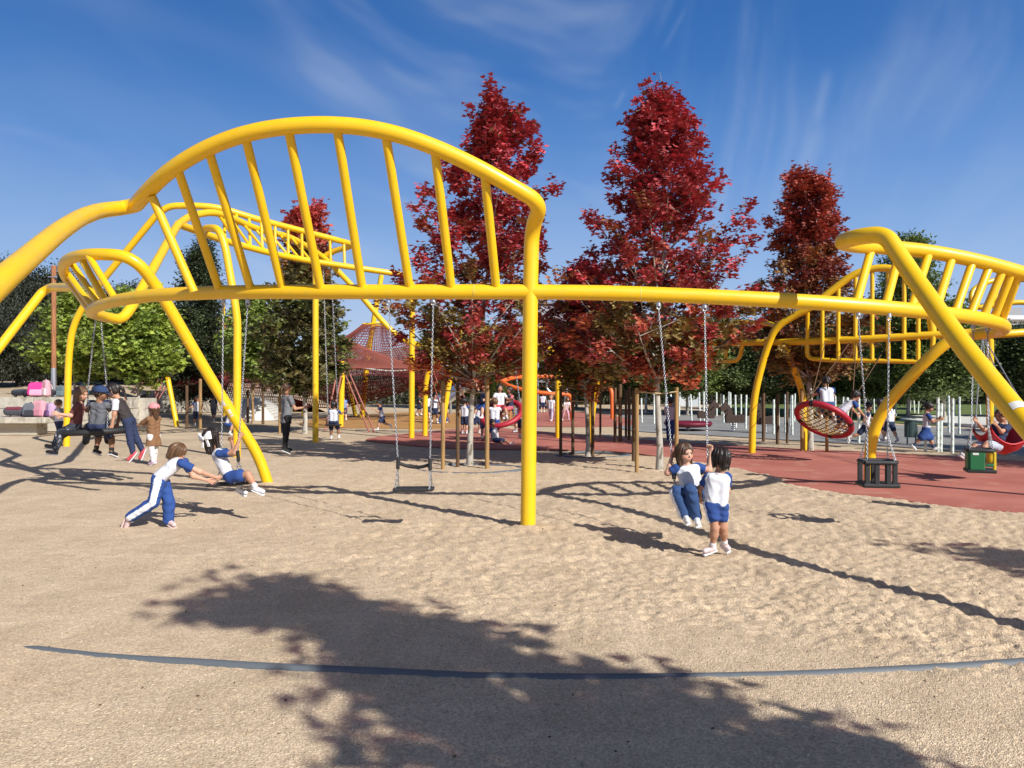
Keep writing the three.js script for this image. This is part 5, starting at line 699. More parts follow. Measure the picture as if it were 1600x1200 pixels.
kid('child in dark clothes sitting at the right of the red basket swing', 796, 0, { d: 22.4, H: 1.15, hip: hipAt(636, 22.4), yaw: -50, arms: [[40, 20, 40], [40, 20, 40]], legs: [[76, 14, 70], [70, 14, 60]] }, { ...LITE, shirt: NV, sleeve: [.5, .12, .13], bcol: [.45, .10, .11], hair: 'bob', hairCol: 'dark', skin: 'deep' });
kid('child in blue leaning out at the right rim of the red basket swing', 806, 676, { H: 1.2, yaw: -80, pitch: 18, arms: [[70, 8, 20], [76, 8, 20]] }, { ...LITE, shirt: [.12, .17, .36], hair: 'long', hairCol: 'brown' });
kid('small child in a white top beyond the right side of the tall yellow post', 848, 645, { H: 1.2, yaw: 170, arms: [[10, 14, 10], [10, 14, 10]] }, { ...LITE, sleeve: WH, hair: 'bob', hairCol: 'dark' });
kid('child in white and lilac trousers walking on the far red path', 861, 659, { H: 1.2, yaw: -30, legs: [[14, 3, 4], [-14, 3, 20]] }, { ...LITE, sleeve: WH, bottom: 'leggings', bcol: [.45, .38, .5], hair: 'long', hairCol: 'light' });
kid('child in pink trousers playing by the orange hoop', 884, 658, { H: 1.1, yaw: 20, pitch: 26, legs: [[20, 8, 20], [-10, 8, 14]] }, { ...LITE, shirt: [.6, .5, .5], sleeve: WH, bottom: 'leggings', bcol: [.55, .30, .36], hair: 'long', hairCol: 'mid' });
kid('child in a white top and blue trousers walking behind the tallest maple stake', 1048, 690, { H: 1.28, yaw: 150, arms: [[20, 6, 40], [-10, 8, 20]], legs: [[12, 3, 6], [-20, 3, 16]] }, { ...LITE, shirt: [.55, .5, .56], sleeve: [.55, .5, .56], bottom: 'trousers', bcol: [.02, .05, .18], hair: 'short', hairCol: 'dark', skin: 'tan' });
kid('child with a dark ponytail kneeling on the raised rim of the red net swing', 1293, 0, { d: 16.3, H: 1.2, hip: hipAt(631, 16.3), yaw: 168, pitch: 22, arms: [[60, 12, 20], [50, 12, 20]], legs: [[48, 10, 110], [48, 10, 110]] }, { ...LITE, bcol: [.03, .07, .17], hair: 'tail', hairCol: 'dark' });
kid('child leaning far over on the right rim of the red net swing', 1312, 0, { d: 16.4, H: 1.2, hip: hipAt(644, 16.4), yaw: 96, pitch: 52, arms: [[40, 10, 10], [30, 10, 10]], legs: [[20, 10, 60], [30, 10, 70]] }, { ...LITE, shirt: [.5, .5, .54], bcol: BL, hair: 'short', hairCol: 'dark', skin: 'tan' });
kid('child running behind the bent yellow leg on the right', 1352, 698, { H: 1.22, yaw: 70, pitch: 10, arms: [[40, 10, 60], [-30, 10, 60]], legs: [[26, 3, 14], [-40, 3, 30]] }, { ...LITE, sleeve: NV, hair: 'short', hairCol: 'dark', skin: 'tan' });
kid('child in white walking just right of the bent yellow leg', 1377, 690, { H: 1.22, yaw: 100, legs: [[22, 3, 6], [-20, 3, 10]] }, { ...LITE, sleeve: WH, hair: 'bob', hairCol: 'dark' });
kid('child in white and navy shorts between the bent yellow leg and the bin', 1390, 692, { H: 1.2, yaw: 200, legs: [[18, 3, 4], [-18, 3, 10]] }, { ...LITE, sleeve: WH, hair: 'tail', hairCol: 'dark' });
kid('girl in a bright blue skirt striding past the white stakes', 1447, 705, { H: 1.24, yaw: 72, pitch: 4, arms: [[40, 6, 70], [30, 6, 80]], legs: [[24, 3, 4], [-30, 3, 12]], headPitch: 20 }, { ...LITE, bottom: 'skirt', bcol: BL, sock: [.03, .06, .13], sockLen: .75, hair: 'tail', hairCol: 'dark', skin: 'tan' });
kid('child in navy lounging in the red shell swing', 1553, 0, { d: 12.9, H: 1.26, hip: hipAt(696, 12.9), yaw: -74, pitch: -26, arms: [[70, 10, 60], [74, 10, 66]], legs: [[100, 8, 56], [92, 10, 50]], headPitch: 24 }, { near: 1, shirt: NV, sleeve: NV, bottom: 'shorts', bcol: [.38, .42, .5], shoe: [.42, .40, .40], sock: [.6, .6, .6], hair: 'tail', hairCol: 'brown', skin: 'tan' });
// ---------------------------------------------------------------- other play equipment
{ // black nest on chains, left
  const c = P(153, 673, 12.8), at = floorOf(c), t = thing('nest_swing', 'black round nest swing carrying a group of children on the left', 'nest swing', at, 'round nest swings'), pts = [], R = .53;
  for (let i = 0; i <= 40; i++) { const a = i / 40 * 6.2832; pts.push(new V3(c.x - at.x + Math.cos(a) * R, c.y + .02 * Math.cos(a), Math.sin(a) * R)); }
  part('rim', sweep(pts, .05, 10, false), M.rubber, t);
  const net = []; for (let i = -4; i <= 4; i++) { const u = i * .115, w = Math.sqrt(R * R - u * u); for (const s of [0, 1]) { const q = []; for (let k = 0; k <= 8; k++) { const v = lerp(-w, w, k / 8), sag = -.07 * (1 - (u * u + v * v) / (R * R)); q.push(s ? new V3(c.x - at.x + u, c.y + sag, v) : new V3(c.x - at.x + v, c.y + sag, u)); } net.push(sweep(q, .011, 5)); } }
  part('net', net, M.rubber, t);
  const top = [P(150, 492, 12.35), P(157, 493, 12.55)], ends = [P(137, 612, 12.6), P(168, 618, 12.8)]; top.forEach((p, i) => { hanger(t, p); chain(t, [p, ends[i]], 1.25); for (const z of [-1, 1]) chain(t, [ends[i], new V3(c.x + (i ? .33 : -.33), c.y + .03, c.z + z * .33)], 1.25); });
}
{ // red net swing thrown up on the right
  const c = P(1287, 656, 16.2), at = floorOf(c), t = thing('nest_swing', 'red-rimmed net swing tipped steeply with two children on it', 'nest swing', at, 'round nest swings'), R = .56;
  const N0 = new V3(.50, .77, -.38).normalize(), X = new V3(.84, -.54, 0).addScaledVector(N0, -(.84 * N0.x - .54 * N0.y)).normalize(), Z = X.clone().cross(N0).normalize(), pos = (a, r = R, sag = 0) => c.clone().addScaledVector(X, Math.cos(a) * r).addScaledVector(Z, Math.sin(a) * r).addScaledVector(N0, -sag).sub(at);
  const pts = []; for (let i = 0; i <= 44; i++) pts.push(pos(i / 44 * 6.2832)); part('rim', sweep(pts, .062, 12, false), M.redRim, t);
  for (const a of [.9, 2.6, 4.2, 5.6]) part('rim_clamp', sweep([pos(a - .07), pos(a + .07)], .068, 12), M.rubber, t);
  const nm = mat(lin(.34, .24, .10), .9), net = []; for (let i = -5; i <= 5; i++) { const u = i * R / 5.6, w = Math.sqrt(R * R - u * u); for (const s of [0, 1]) { const q = []; for (let k = 0; k <= 8; k++) { const v = lerp(-w, w, k / 8), sag = .13 * (1 - (u * u + v * v) / (R * R)), a = s ? Math.atan2(v, u) : Math.atan2(u, v); q.push(pos(a, Math.hypot(u, v), sag)); } net.push(sweep(q, .012, 5)); } } part('net', net, nm, t);
  for (const [a, e] of [[.4, [1338, 533, 17.2]], [-.7, [1392, 530, 17]], [2.7, [1290, 533, 17.6]], [3.9, [1330, 532, 17.3]]]) part('rope', sweep(loc([pos(a).add(at), P(...e)], at), .011, 5), M.stakeDark, t);
}
{ // red basket in the middle
  const c = P(784, 646, 22.2), at = floorOf(c), t = thing('nest_swing', 'red basket swing crowded with children behind the left maple', 'nest swing', at, 'round nest swings'), R = .58, pts = [], X = new V3(1, .18, 0).normalize(), Z = new V3(0, .55, -.84);
  const pos = (a, r = R, sag = 0) => new V3(c.x - at.x, c.y, c.z - at.z).addScaledVector(X, Math.cos(a) * r).addScaledVector(Z, Math.sin(a) * r).add(new V3(0, -sag, 0)); for (let i = 0; i <= 36; i++) pts.push(pos(i / 36 * 6.2832)); part('rim', sweep(pts, .075, 10, false), M.redRim, t);
  const net = []; for (let i = -4; i <= 4; i++) { const u = i * R / 4.6, w = Math.sqrt(R * R - u * u); for (const s of [0, 1]) { const q = []; for (let k = 0; k <= 8; k++) { const v = lerp(-w, w, k / 8), a = s ? Math.atan2(v, u) : Math.atan2(u, v); q.push(pos(a, Math.hypot(u, v), .16 * (1 - (u * u + v * v) / (R * R)))); } net.push(sweep(q, .016, 5)); } } part('net', net, mat(lin(.30, .22, .09), .9), t);
  for (const [a, e] of [[.3, [800, 541, 24]], [2.8, [760, 541, 24]]]) chain(t, [pos(a).add(at), P(...e)], 2.2);
}
{ // rear flat swing at the left post
  const d = 23, c = P(521, 664, d), t = thing('swing', 'black swing far back beside the rear yellow post, ridden by a child', 'swing', floorOf(c), 'chain swings hung from the yellow frames'); chain(t, [P(505, 411, 22.4), P(513, 661, d)], 2); chain(t, [P(517, 413, 22.5), P(529, 661, d)], 2); const l = c.clone().sub(t.position); part('seat', new RoundedBoxGeometry(.46, .05, .2, 2, .02).translate(l.x, l.y, l.z), M.rubber, t);
}
{ // red shell swing at the right edge
  const c = P(1560, 692, 13), at = floorOf(c), t = thing('shell_swing', 'red hammock shell swing with a child, behind the slanted right leg', 'swing', at), prof = [[-.30, .13], [-.26, .02], [-.12, -.12], [.08, -.18], [.26, -.12], [.38, .06], [.43, .30], [.42, .46]], pos = [], idx = [], nw = 10;
  prof.forEach(([x, y], i) => { for (let j = 0; j <= nw; j++) { const v = (j / nw - .5) * 2, w = .27 - .05 * Math.pow(i / 7, 2); pos.push(c.x - at.x + x - .05 * v * v * (i > 4 ? 1 : 0), c.y + y + .16 * v * v * (i > 4 ? .2 : 1), v * w); } });
  for (let i = 0; i < prof.length - 1; i++) for (let j = 0; j < nw; j++) { const a = i * (nw + 1) + j; idx.push(a, a + 1, a + nw + 1, a + 1, a + nw + 2, a + nw + 1); }
  const g = new THREE.BufferGeometry(); g.setAttribute('position', new THREE.Float32BufferAttribute(pos, 3)); g.setIndex(idx); g.computeVertexNormals(); const inner = g.clone(), p2 = inner.attributes.position, nn = g.attributes.normal; for (let i = 0; i < p2.count; i++) p2.setXYZ(i, p2.getX(i) - nn.getX(i) * .02, p2.getY(i) - nn.getY(i) * .02, p2.getZ(i) - nn.getZ(i) * .02);
  part('shell', [g, inner], M.red, t);
  const edge = [[], []]; prof.forEach((_, i) => { for (const s of [0, nw]) { const k = (i * (nw + 1) + s) * 3; edge[s ? 1 : 0].push(new V3(pos[k], pos[k + 1], pos[k + 2])); } }); for (const e of edge) part('rim', sweep(path(e, .1), .018, 7), M.red, t);
  for (const z of [-.22, .22]) { chain(t, [P(1535, 523, 16 - z), new V3(c.x - .27, c.y + .2, c.z + z)], 1.4); chain(t, [P(1535, 523, 16 - z), new V3(c.x + .40, c.y + .42, c.z + z)], 1.4); }
}
{ // red disc spinner, behind the right stake of the tallest maple
  const c = P(1075, 663, 27.5), at = floorOf(c), t = thing('spinner_disc', 'dark red round disc seat on a stub, beyond the tallest maple', 'spinner', at), y = c.y; part('disc', new THREE.LatheGeometry([[0, .02], [.45, 0], [.78, .03], [.86, .13], [.82, .2], [.74, .14], [.4, .1], [0, .1]].map((q) => new V2(...q)), 28).translate(0, y - .1, 0), mat(lin(.15, .010, .028), .5), t); part('stub', new THREE.CylinderGeometry(.06, .08, y, 10).translate(0, y / 2, 0), M.steel, t);
}
// rocking horses on the sandy strip
const brown = mat(0xffffff, .8, { map: woodMap(66, 48, 38, 44) });
[[1105, 676, 'left of the white stakes', 30.5, 1], [1146, 680, 'in the middle of the sandy strip', 27, -1], [1196, 684, 'just right of the bent yellow leg', 26, -1]].forEach(([x, y, where, d, s]) => {
  const c = P(x, 600, d); c.y = 0; const t = thing('rocking_horse', `dark brown rocking horse on a spring, ${where}`, 'rocking horse', c, 'rocking horses'), sh = (pts, dep) => new THREE.ExtrudeGeometry(new THREE.Shape(pts.map(([a, b]) => new V2(a * s, b))), { depth: dep, bevelEnabled: true, bevelSize: .012, bevelThickness: .012, bevelSegments: 2 }).translate(0, 0, -dep / 2);
  part('body', sh([[-.36, .30], [-.38, .52], [-.3, .58], [-.1, .54], [.1, .55], [.2, .62], [.29, .5], [.26, .30]], .18), brown, t); part('head', sh([[.04, .55], [.27, .52], [.33, .70], [.45, .70], [.46, .82], [.34, .93], [.29, 1.02], [.22, .95], [.08, .78]], .09), brown, t); const co = []; for (let i = 0; i <= 60; i++) { const a = i / 60 * 6.2832 * 5; co.push(new V3(Math.cos(a) * .07, .04 + i / 60 * .34, Math.sin(a) * .07)); } part('spring', sweep(co, .014, 6), M.steel, t); part('handle', sweep([new V3(.24 * s, .74, -.2), new V3(.24 * s, .74, .2)], .018, 8), M.rubber, t);
});
{ // bin
  const c = G(1422, 694); const t = thing('litter_bin', 'dark green round litter bin on two legs at the path', 'litter bin', c), d = -c.z, s = d / FOCAL, bm = mat(lin(.022, .045, .045), .5), y0 = 11 * s, h = 26 * s, r = 8.2 * s; part('drum', new THREE.LatheGeometry([[0, 0], [r * .94, 0], [r, .02], [r, h], [r * .95, h], [r * .93, h - .02], [0, h - .12]].map((q) => new V2(...q)), 26).translate(0, y0, 0), bm, t); part('rim', new THREE.TorusGeometry(r, .018, 8, 26).rotateX(Math.PI / 2).translate(0, y0 + h, 0), bm, t); for (const q of [-1, 1]) part('leg', sweep([new V3(q * r * .8, -.05, r * .5), new V3(q * r * .8, y0 + h * .75, r * .66)], .022, 8), bm, t); part('front_plate', box(.16, h * .6, .012, r * .38, y0 + h * .38, r * .95), bm, t);
}
{ // lamp pole
  const c = P(84, 600, 27.4); c.y = 1.14; const t = thing('lamp_pole', 'tall brown wooden pole with a grey steel foot on the left terrace', 'pole', c), d = 27.4, H = (y) => EYE - (y - 600) / FOCAL * d - 1.14; part('shaft', sweep([new V3(0, H(577), 0), new V3(0, H(415), 0)], .082, 14), M.pole, t); part('steel_foot', sweep([new V3(0, -.1, 0), new V3(0, H(575), 0)], .086, 14), M.steel, t); part('bracket', [box(.3, .03, .03, 0, H(433), .08), box(.06, .08, .05, .13, H(433), .08)], M.steel, t);
}
const metric = (g) => { const p = g.attributes.position, u = g.attributes.uv; for (let i = 0; i < p.count; i++) u.setXY(i, p.getX(i) + p.getZ(i), p.getY(i) + p.getZ(i) * .9); return g; };
{ // terraces
  const stone = (s) => mat(0xffffff, .92, { map: tex(256, (x, y) => { const a = fbm(x * 8, y * 8, 5, s, 8), st = sstep(.55, .75, fbm(x * 5, y * 5, 4, s + 4, 5)), b = (a - .5) * 46 + (noise2(x * 120, y * 120, s, 120) - .5) * 22 - st * 26; return [184 + b, 176 + b, 160 + b]; }, true, .8), bumpMap: grainBump, bumpScale: .01 });
  const ms = [stone(3), stone(13), stone(23)], rng = mulberry(12);
  const w = thing('stone_wall', 'pale stone terrace wall of two courses along the left, topped with bags', 'wall', new V3(P(85, 0, 27).x, 0, -27)), x0 = P(-420, 0, 27).x - w.position.x, x1 = P(212, 0, 27).x - w.position.x;
  for (let row = 0; row < 3; row++) { let x = x0 - rng() * .5; while (x < x1) { const L = 1.5 + rng() * 1.1; const e = Math.min(L, x1 - x); part('stone', metric(new RoundedBoxGeometry(e - .015, .39, .6, 1, .02)).translate(x + e / 2, .19 + row * .40, (rng() - .5) * .03), ms[Math.floor(rng() * 3)], w); x += L; } }
  part('core', metric(box(x1 - x0 + .4, 1.14, .9, (x0 + x1) / 2, .57, -.72)), ms[0], w);
  const b = thing('stone_bench', 'long pale stone bench along the terrace wall, rounded at its right end', 'bench', new V3(P(85, 0, 25.3).x, 0, -25.3)), bx = P(-420, 0, 25.3).x - b.position.x; let x = bx; while (x < -.1) { const L = Math.min(2.1, -x); part('slab', metric(new RoundedBoxGeometry(L - .015, .20, 1.0, 2, .03)).translate(x + L / 2, .47, 0), ms[Math.floor(rng() * 3)], b); x += L; } part('plinth', box(-bx - .5, .40, .6, bx / 2 - .25, .18, -.15), ms[1], b);
  const w2 = thing('stone_wall', 'low pale stone wall far behind the boy in navy shorts', 'wall', new V3(P(320, 0, 45).x, 0, -45)), xa = P(196, 0, 45).x - w2.position.x, xb = P(455, 0, 45).x - w2.position.x;
  for (let row = 0; row < 3; row++) { let x = xa - rng() * .8; while (x < xb) { const L = 1.6 + rng() * 1.2, e = Math.min(L, xb - x); part('stone', metric(new RoundedBoxGeometry(e - .02, .42, .6, 1, .02)).translate(x + e / 2, .2 + row * .43, (rng() - .5) * .03), ms[Math.floor(rng() * 3)], w2); x += L; } }
  // white concrete mound
  const m = thing('concrete_mound', 'smooth white concrete mound half hidden behind the woman', 'mound', P(398, 600, 36).setY(0)); part('dome', new THREE.SphereGeometry(1, 28, 12, 0, 6.2832, 0, Math.PI / 2).scale(1.35, 1.05, 1.2).translate(0, -.02, 0), M.white, m);
}
function bag(label, p, w, h, d, c1, c2, yaw, lie) {
  const t = thing('backpack', label, 'backpack', p, 'school bags on the terrace'), m1 = cloth(c1), m2 = cloth(c2); t.rotation.y = yaw; const sag = (g) => { const q = g.attributes.position; for (let i = 0; i < q.count; i++) { const k = q.getY(i) / h; q.setX(i, q.getX(i) * (1.05 - .22 * k * k)); q.setZ(i, q.getZ(i) * (1.1 - .35 * k) + .02 * Math.sin(q.getX(i) * 17)); } g.computeVertexNormals(); return lie ? g.rotateX(-1.25).translate(0, d * .5, 0) : g; };
  part('pack', sag(new RoundedBoxGeometry(w, h, d, 5, Math.min(w, h, d) * .42).translate(0, h / 2, 0)), m1, t); part('pocket', sag(new RoundedBoxGeometry(w * .72, h * .45, d * .5, 4, d * .2).translate(0, h * .28, d * .42)), m2, t);
  for (const s of [-1, 1]) { const pts = path([new V3(s * w * .25, h * .85, -d * .3), new V3(s * w * .33, h * .6, -d * .95), new V3(s * w * .3, h * .1, -d * .5)], .2); part('strap', sag(sweep(pts, .018, 6)), m2, t); } part('top_handle', sag(sweep(path([new V3(-.05, h * .96, 0), new V3(0, h * 1.1, 0), new V3(.05, h * .96, 0)], .08), .012, 6)), m2, t);
}
{
  const T = (x) => P(x, 600, 26.9).setY(1.21), S = (x) => P(x, 600, 25.2).setY(.57);
  bag('bright pink school bag on the upper terrace ledge', T(57), .55, .50, .3, [.62, .035, .22], [.65, .30, .42], .4, false); bag('pale pink plush-topped bag leaning on the bright pink one', T(72), .34, .58, .22, [.62, .32, .36], [.68, .5, .5], -.3, false); bag('flat black bag lying on the upper terrace ledge', T(29), .5, .3, .2, [.015, .018, .026], [.04, .05, .07], .2, true); bag('small black bag left of the pink one', T(46), .3, .3, .2, [.02, .015, .025], [.05, .05, .06], .9, true);
  bag('grey green bag beside the pole foot', T(95), .32, .38, .2, [.10, .14, .15], [.13, .17, .18], .1, false); bag('teal and black bag right of the rear yellow leg', T(128), .40, .42, .24, [.012, .016, .022], [.02, .16, .24], -.5, false); bag('dark bag standing behind the pole foot', T(78), .36, .22, .2, [.03, .025, .035], [.07, .06, .07], .5, true);
  bag('grey and maroon bag lying flat on the stone bench', S(20), .62, .36, .26, [.06, .06, .075], [.16, .03, .05], .15, true); bag('grey bag with black pocket upright on the stone bench', S(48), .46, .46, .26, [.11, .12, .14], [.03, .03, .04], .3, false); bag('soft pink bag behind the grey one on the bench', S(62), .46, .54, .24, [.58, .28, .32], [.5, .2, .26], -.1, false); bag('lilac and purple bag at the right end of the bench', S(78), .52, .46, .26, [.42, .28, .42], [.12, .05, .14], -.6, false);
}
{ // red climbing net
  const at = P(583, 600, 38).setY(0), t = thing('climbing_net', 'big red rope climbing net hung from a leaning yellow mast', 'climbing net', at), d = 38, ring = P(585, 507, d), rr = 18 / FOCAL * d;
  part('mast', sweep(loc([P(596, 430, d), P(574, 560, d - .2), new V3(P(565, 0, d).x, -.1, -d)], at), .13, 12), M.yellow, t);
  const rp = []; for (let i = 0; i <= 36; i++) { const a = i / 36 * 6.2832; rp.push(new V3(ring.x + Math.cos(a) * rr, ring.y + .06 * Math.sin(a * 2), ring.z + Math.sin(a) * rr).sub(at)); } part('ring', sweep(rp, .06, 8, false), M.yellow, t, 'yellow ring at the top of the net');
  const edgeP = (a) => { const c = Math.cos(a), s = Math.sin(a), R = 3.9 + .9 * Math.cos(a * 3) + (c < -.2 ? 1.6 * -c : 0); return new V3(ring.x + c * R * 1.05 - .4, P(0, 575, d).y + .35 * Math.cos(a * 3) * .5, ring.z + s * R * .8).sub(at); };
  const cone = (a, k) => { const e = edgeP(a), q = new V3(ring.x + Math.cos(a) * rr, ring.y, ring.z + Math.sin(a) * rr).sub(at), p = q.clone().lerp(e, k); p.y = lerp(q.y, e.y, 1 - Math.pow(1 - k, 1.9)) ; return p; };
  const curtain = (u, v) => { const x = lerp(268, 694, u), yt = 579 - 6 * Math.sin(u * 3.14) + (u < .35 ? 6 * (1 - u / .35) : 0), yb = u < .62 ? lerp(604, 640, Math.sin(u / .62 * 1.5708)) : lerp(640, 590, (u - .62) / .38), d1 = 37.5 + 1.5 * Math.sin(u * 3.14) * (1 - v) - 1.8 * Math.sin(v * 3.14) * Math.sin(u * 3.14); return P(x, lerp(yt, yb, v) + 2.5 * Math.sin(u * 9) * v, d1).sub(at); };
  const lines = (f, nr, nc) => { const out = []; for (let i = 0; i < nr; i++) { const a = i / nr * 6.2832, q = []; for (let k = 0; k <= 10; k++) q.push(f(a, k / 10)); out.push(sweep(q, .016, 3, false)); } for (let j = 1; j <= nc; j++) { const q = []; for (let k = 0; k <= 60; k++) q.push(f(k / 60 * 6.2832, j / nc)); out.push(sweep(q, .019, 3, false)); } return out; };
  tag(part('upper_net', lines(cone, 80, 26), M.rope, t), null, null, null, 'stuff'); const cur = []; for (let i = 0; i <= 150; i++) { const q = []; for (let k = 0; k <= 8; k++) q.push(curtain(clamp(i / 150 + (k / 8 - .5) * .03), k / 8)); cur.push(sweep(q, .017, 3, false)); const q2 = []; for (let k = 0; k <= 8; k++) q2.push(curtain(clamp(i / 150 - (k / 8 - .5) * .03), k / 8)); cur.push(sweep(q2, .017, 3, false)); } for (let j = 0; j <= 14; j++) { const q = []; for (let k = 0; k <= 50; k++) q.push(curtain(k / 50, j / 14)); cur.push(sweep(q, j % 14 ? .016 : .03, 3, false)); }
  tag(part('lower_net', cur, M.ropeDark, t), null, null, null, 'stuff');
  // second, lower peak towards the viewer
  const p2 = P(538, 527, 35.5).sub(at), cone2 = (a, k) => { const e = new V3(p2.x + .9 + Math.cos(a) * 3.7, P(0, 577, 35.5).y, p2.z + .6 + Math.sin(a) * 2.2), p = p2.clone().lerp(e, k); p.y = lerp(p2.y, e.y, 1 - Math.pow(1 - k, 1.6)); return p; }; tag(part('side_net', lines(cone2, 80, 26), mat(lin(.24, .065, .045), .9), t), null, null, null, 'stuff');
  const eq = []; for (let i = 0; i <= 60; i++) eq.push(edgeP(i / 60 * 6.2832)); part('edge_cable', sweep(eq, .035, 6, false), mat(lin(.5, .48, .46), .7), t, 'pale edge cable of the net');
  const masts = [[[535, 570, 30], [532, 663, 30]], [[545, 600, 40], [556, 648, 40]], [[706, 572, 32], [691, 660, 32]], [[480, 590, 40], [474, 650, 40]], [[567, 620, 39], [568, 645, 39]]];
  for (const [a, b] of masts) { const q = P(...b); q.y = -.1; part('side_mast', sweep(loc([P(...a), q], at), .11, 10), M.yellow, t); const tp = P(...a); part('mast_cap', new THREE.SphereGeometry(.15, 10, 8).translate(tp.x - at.x, tp.y - at.y, tp.z - at.z), M.yellow, t); }
  const pink = mat(lin(.36, .13, .10), .85), guy = (a, b) => { const q = P(...b); q.y = 0; for (const o of [-.09, .09]) part('guy_strut', sweep(loc([P(...a).add(new V3(o, 0, 0)), q.clone().add(new V3(o, 0, 0))], at), .03, 7), pink, t, 'reddish guy strut of the net'); };
  guy([531, 578, 29.6], [512, 668, 27]); guy([540, 578, 29.6], [581, 670, 26.5]); guy([702, 578, 31.5], [740, 652, 34]); guy([674, 580, 31.5], [700, 610, 33]); guy([220, 598, 38], [185, 636, 40]); guy([262, 596, 38], [222, 655, 33]); guy([250, 592, 36], [236, 655, 32]);
}
{ // small yellow leaning leg at far left
  const t = thing('yellow_mast', 'slanted yellow pole standing alone behind the left trees', 'mast', P(276, 600, 30).setY(0)), a = P(262, 590, 31), b = P(277, 652, 30.4); b.y = -.1; part('pole', sweep(loc([a, b], t.position), .1, 10), M.yellow, t); part('pole_cap', new THREE.SphereGeometry(.105, 10, 8).translate(a.x - t.position.x, a.y, a.z - t.position.z), M.yellow, t);
}
{ const t = thing('yellow_mast', 'upright yellow mast with a small orange net ring behind the dark upright tree', 'mast', P(350, 600, 41).setY(0)), a = P(349, 474, 41), b = P(351, 640, 41); b.y = -.1; part('pole', sweep(loc([a, b], t.position), .1, 10), M.yellow, t); const rp = []; for (let i = 0; i <= 24; i++) { const q = i / 24 * 6.2832; rp.push(P(349, 497, 41).sub(t.position).add(new V3(Math.cos(q) * .42, 0, Math.sin(q) * .42))); } part('ring', sweep(rp, .05, 8, false), M.orange, t); const n = []; for (let i = 0; i < 24; i++) { const q = i / 24 * 6.2832; n.push(sweep([rp[i], P(349, 545, 41).sub(t.position).add(new V3(Math.cos(q + .5) * 1.2, 0, Math.sin(q + .5) * 1.2))], .018, 4)); n.push(sweep([rp[i], P(349, 545, 41).sub(t.position).add(new V3(Math.cos(q - .5) * 1.2, 0, Math.sin(q - .5) * 1.2))], .018, 4)); } part('net', n, M.orange, t); }
{ // orange hoop with ropes
  const at = P(880, 600, 36).setY(0), t = thing('orange_hoop', 'large orange tube hoop strung with ropes, behind the middle maple', 'climbing hoop', at);
  const up = PP([[784, 596, 35], [800, 590, 36], [840, 587.5, 37.5], [900, 590, 38], [935, 595, 37], [956, 604, 36.3], [957, 655, 36.2]]); up.push(down(up[up.length - 1])); part('upper_tube', sweep(loc(path(up, .6), at), .10, 12), M.orange, t);
  const lo = PP([[784, 596, 35], [795, 603, 34.4], [830, 612, 34], [870, 616, 34], [893, 615.5, 34.3], [893, 655, 34.4]]); lo.push(down(lo[lo.length - 1])); part('lower_tube', sweep(loc(path(lo, .6), at), .09, 12), M.orange, t);
  const ropes = []; for (let i = 0; i < 26; i++) { const x0 = 792 + i * 6, a = P(x0, 592 + 5 * Math.cos(i), 36.8), b = P(Math.min(x0 + 20, 950), 606 + 5 * Math.sin(i * 2), 34.6); ropes.push(sweep(loc([a, a.clone().lerp(b, .5).add(new V3(0, -.2, 0)), b], at), .02, 4)); } tag(part('ropes', ropes, M.stakeDark, t), null, null, null, 'stuff');
  for (const [x, y] of [[796, 601], [800, 640]]) { } for (const x of [797, 924]) { const p = P(x, x < 850 ? 604 : 594, x < 850 ? 34.4 : 37.4), q = new V3(p.x, -.1, p.z); part('post', sweep(loc([p, q], at), .07, 10), M.orange, t); }
}
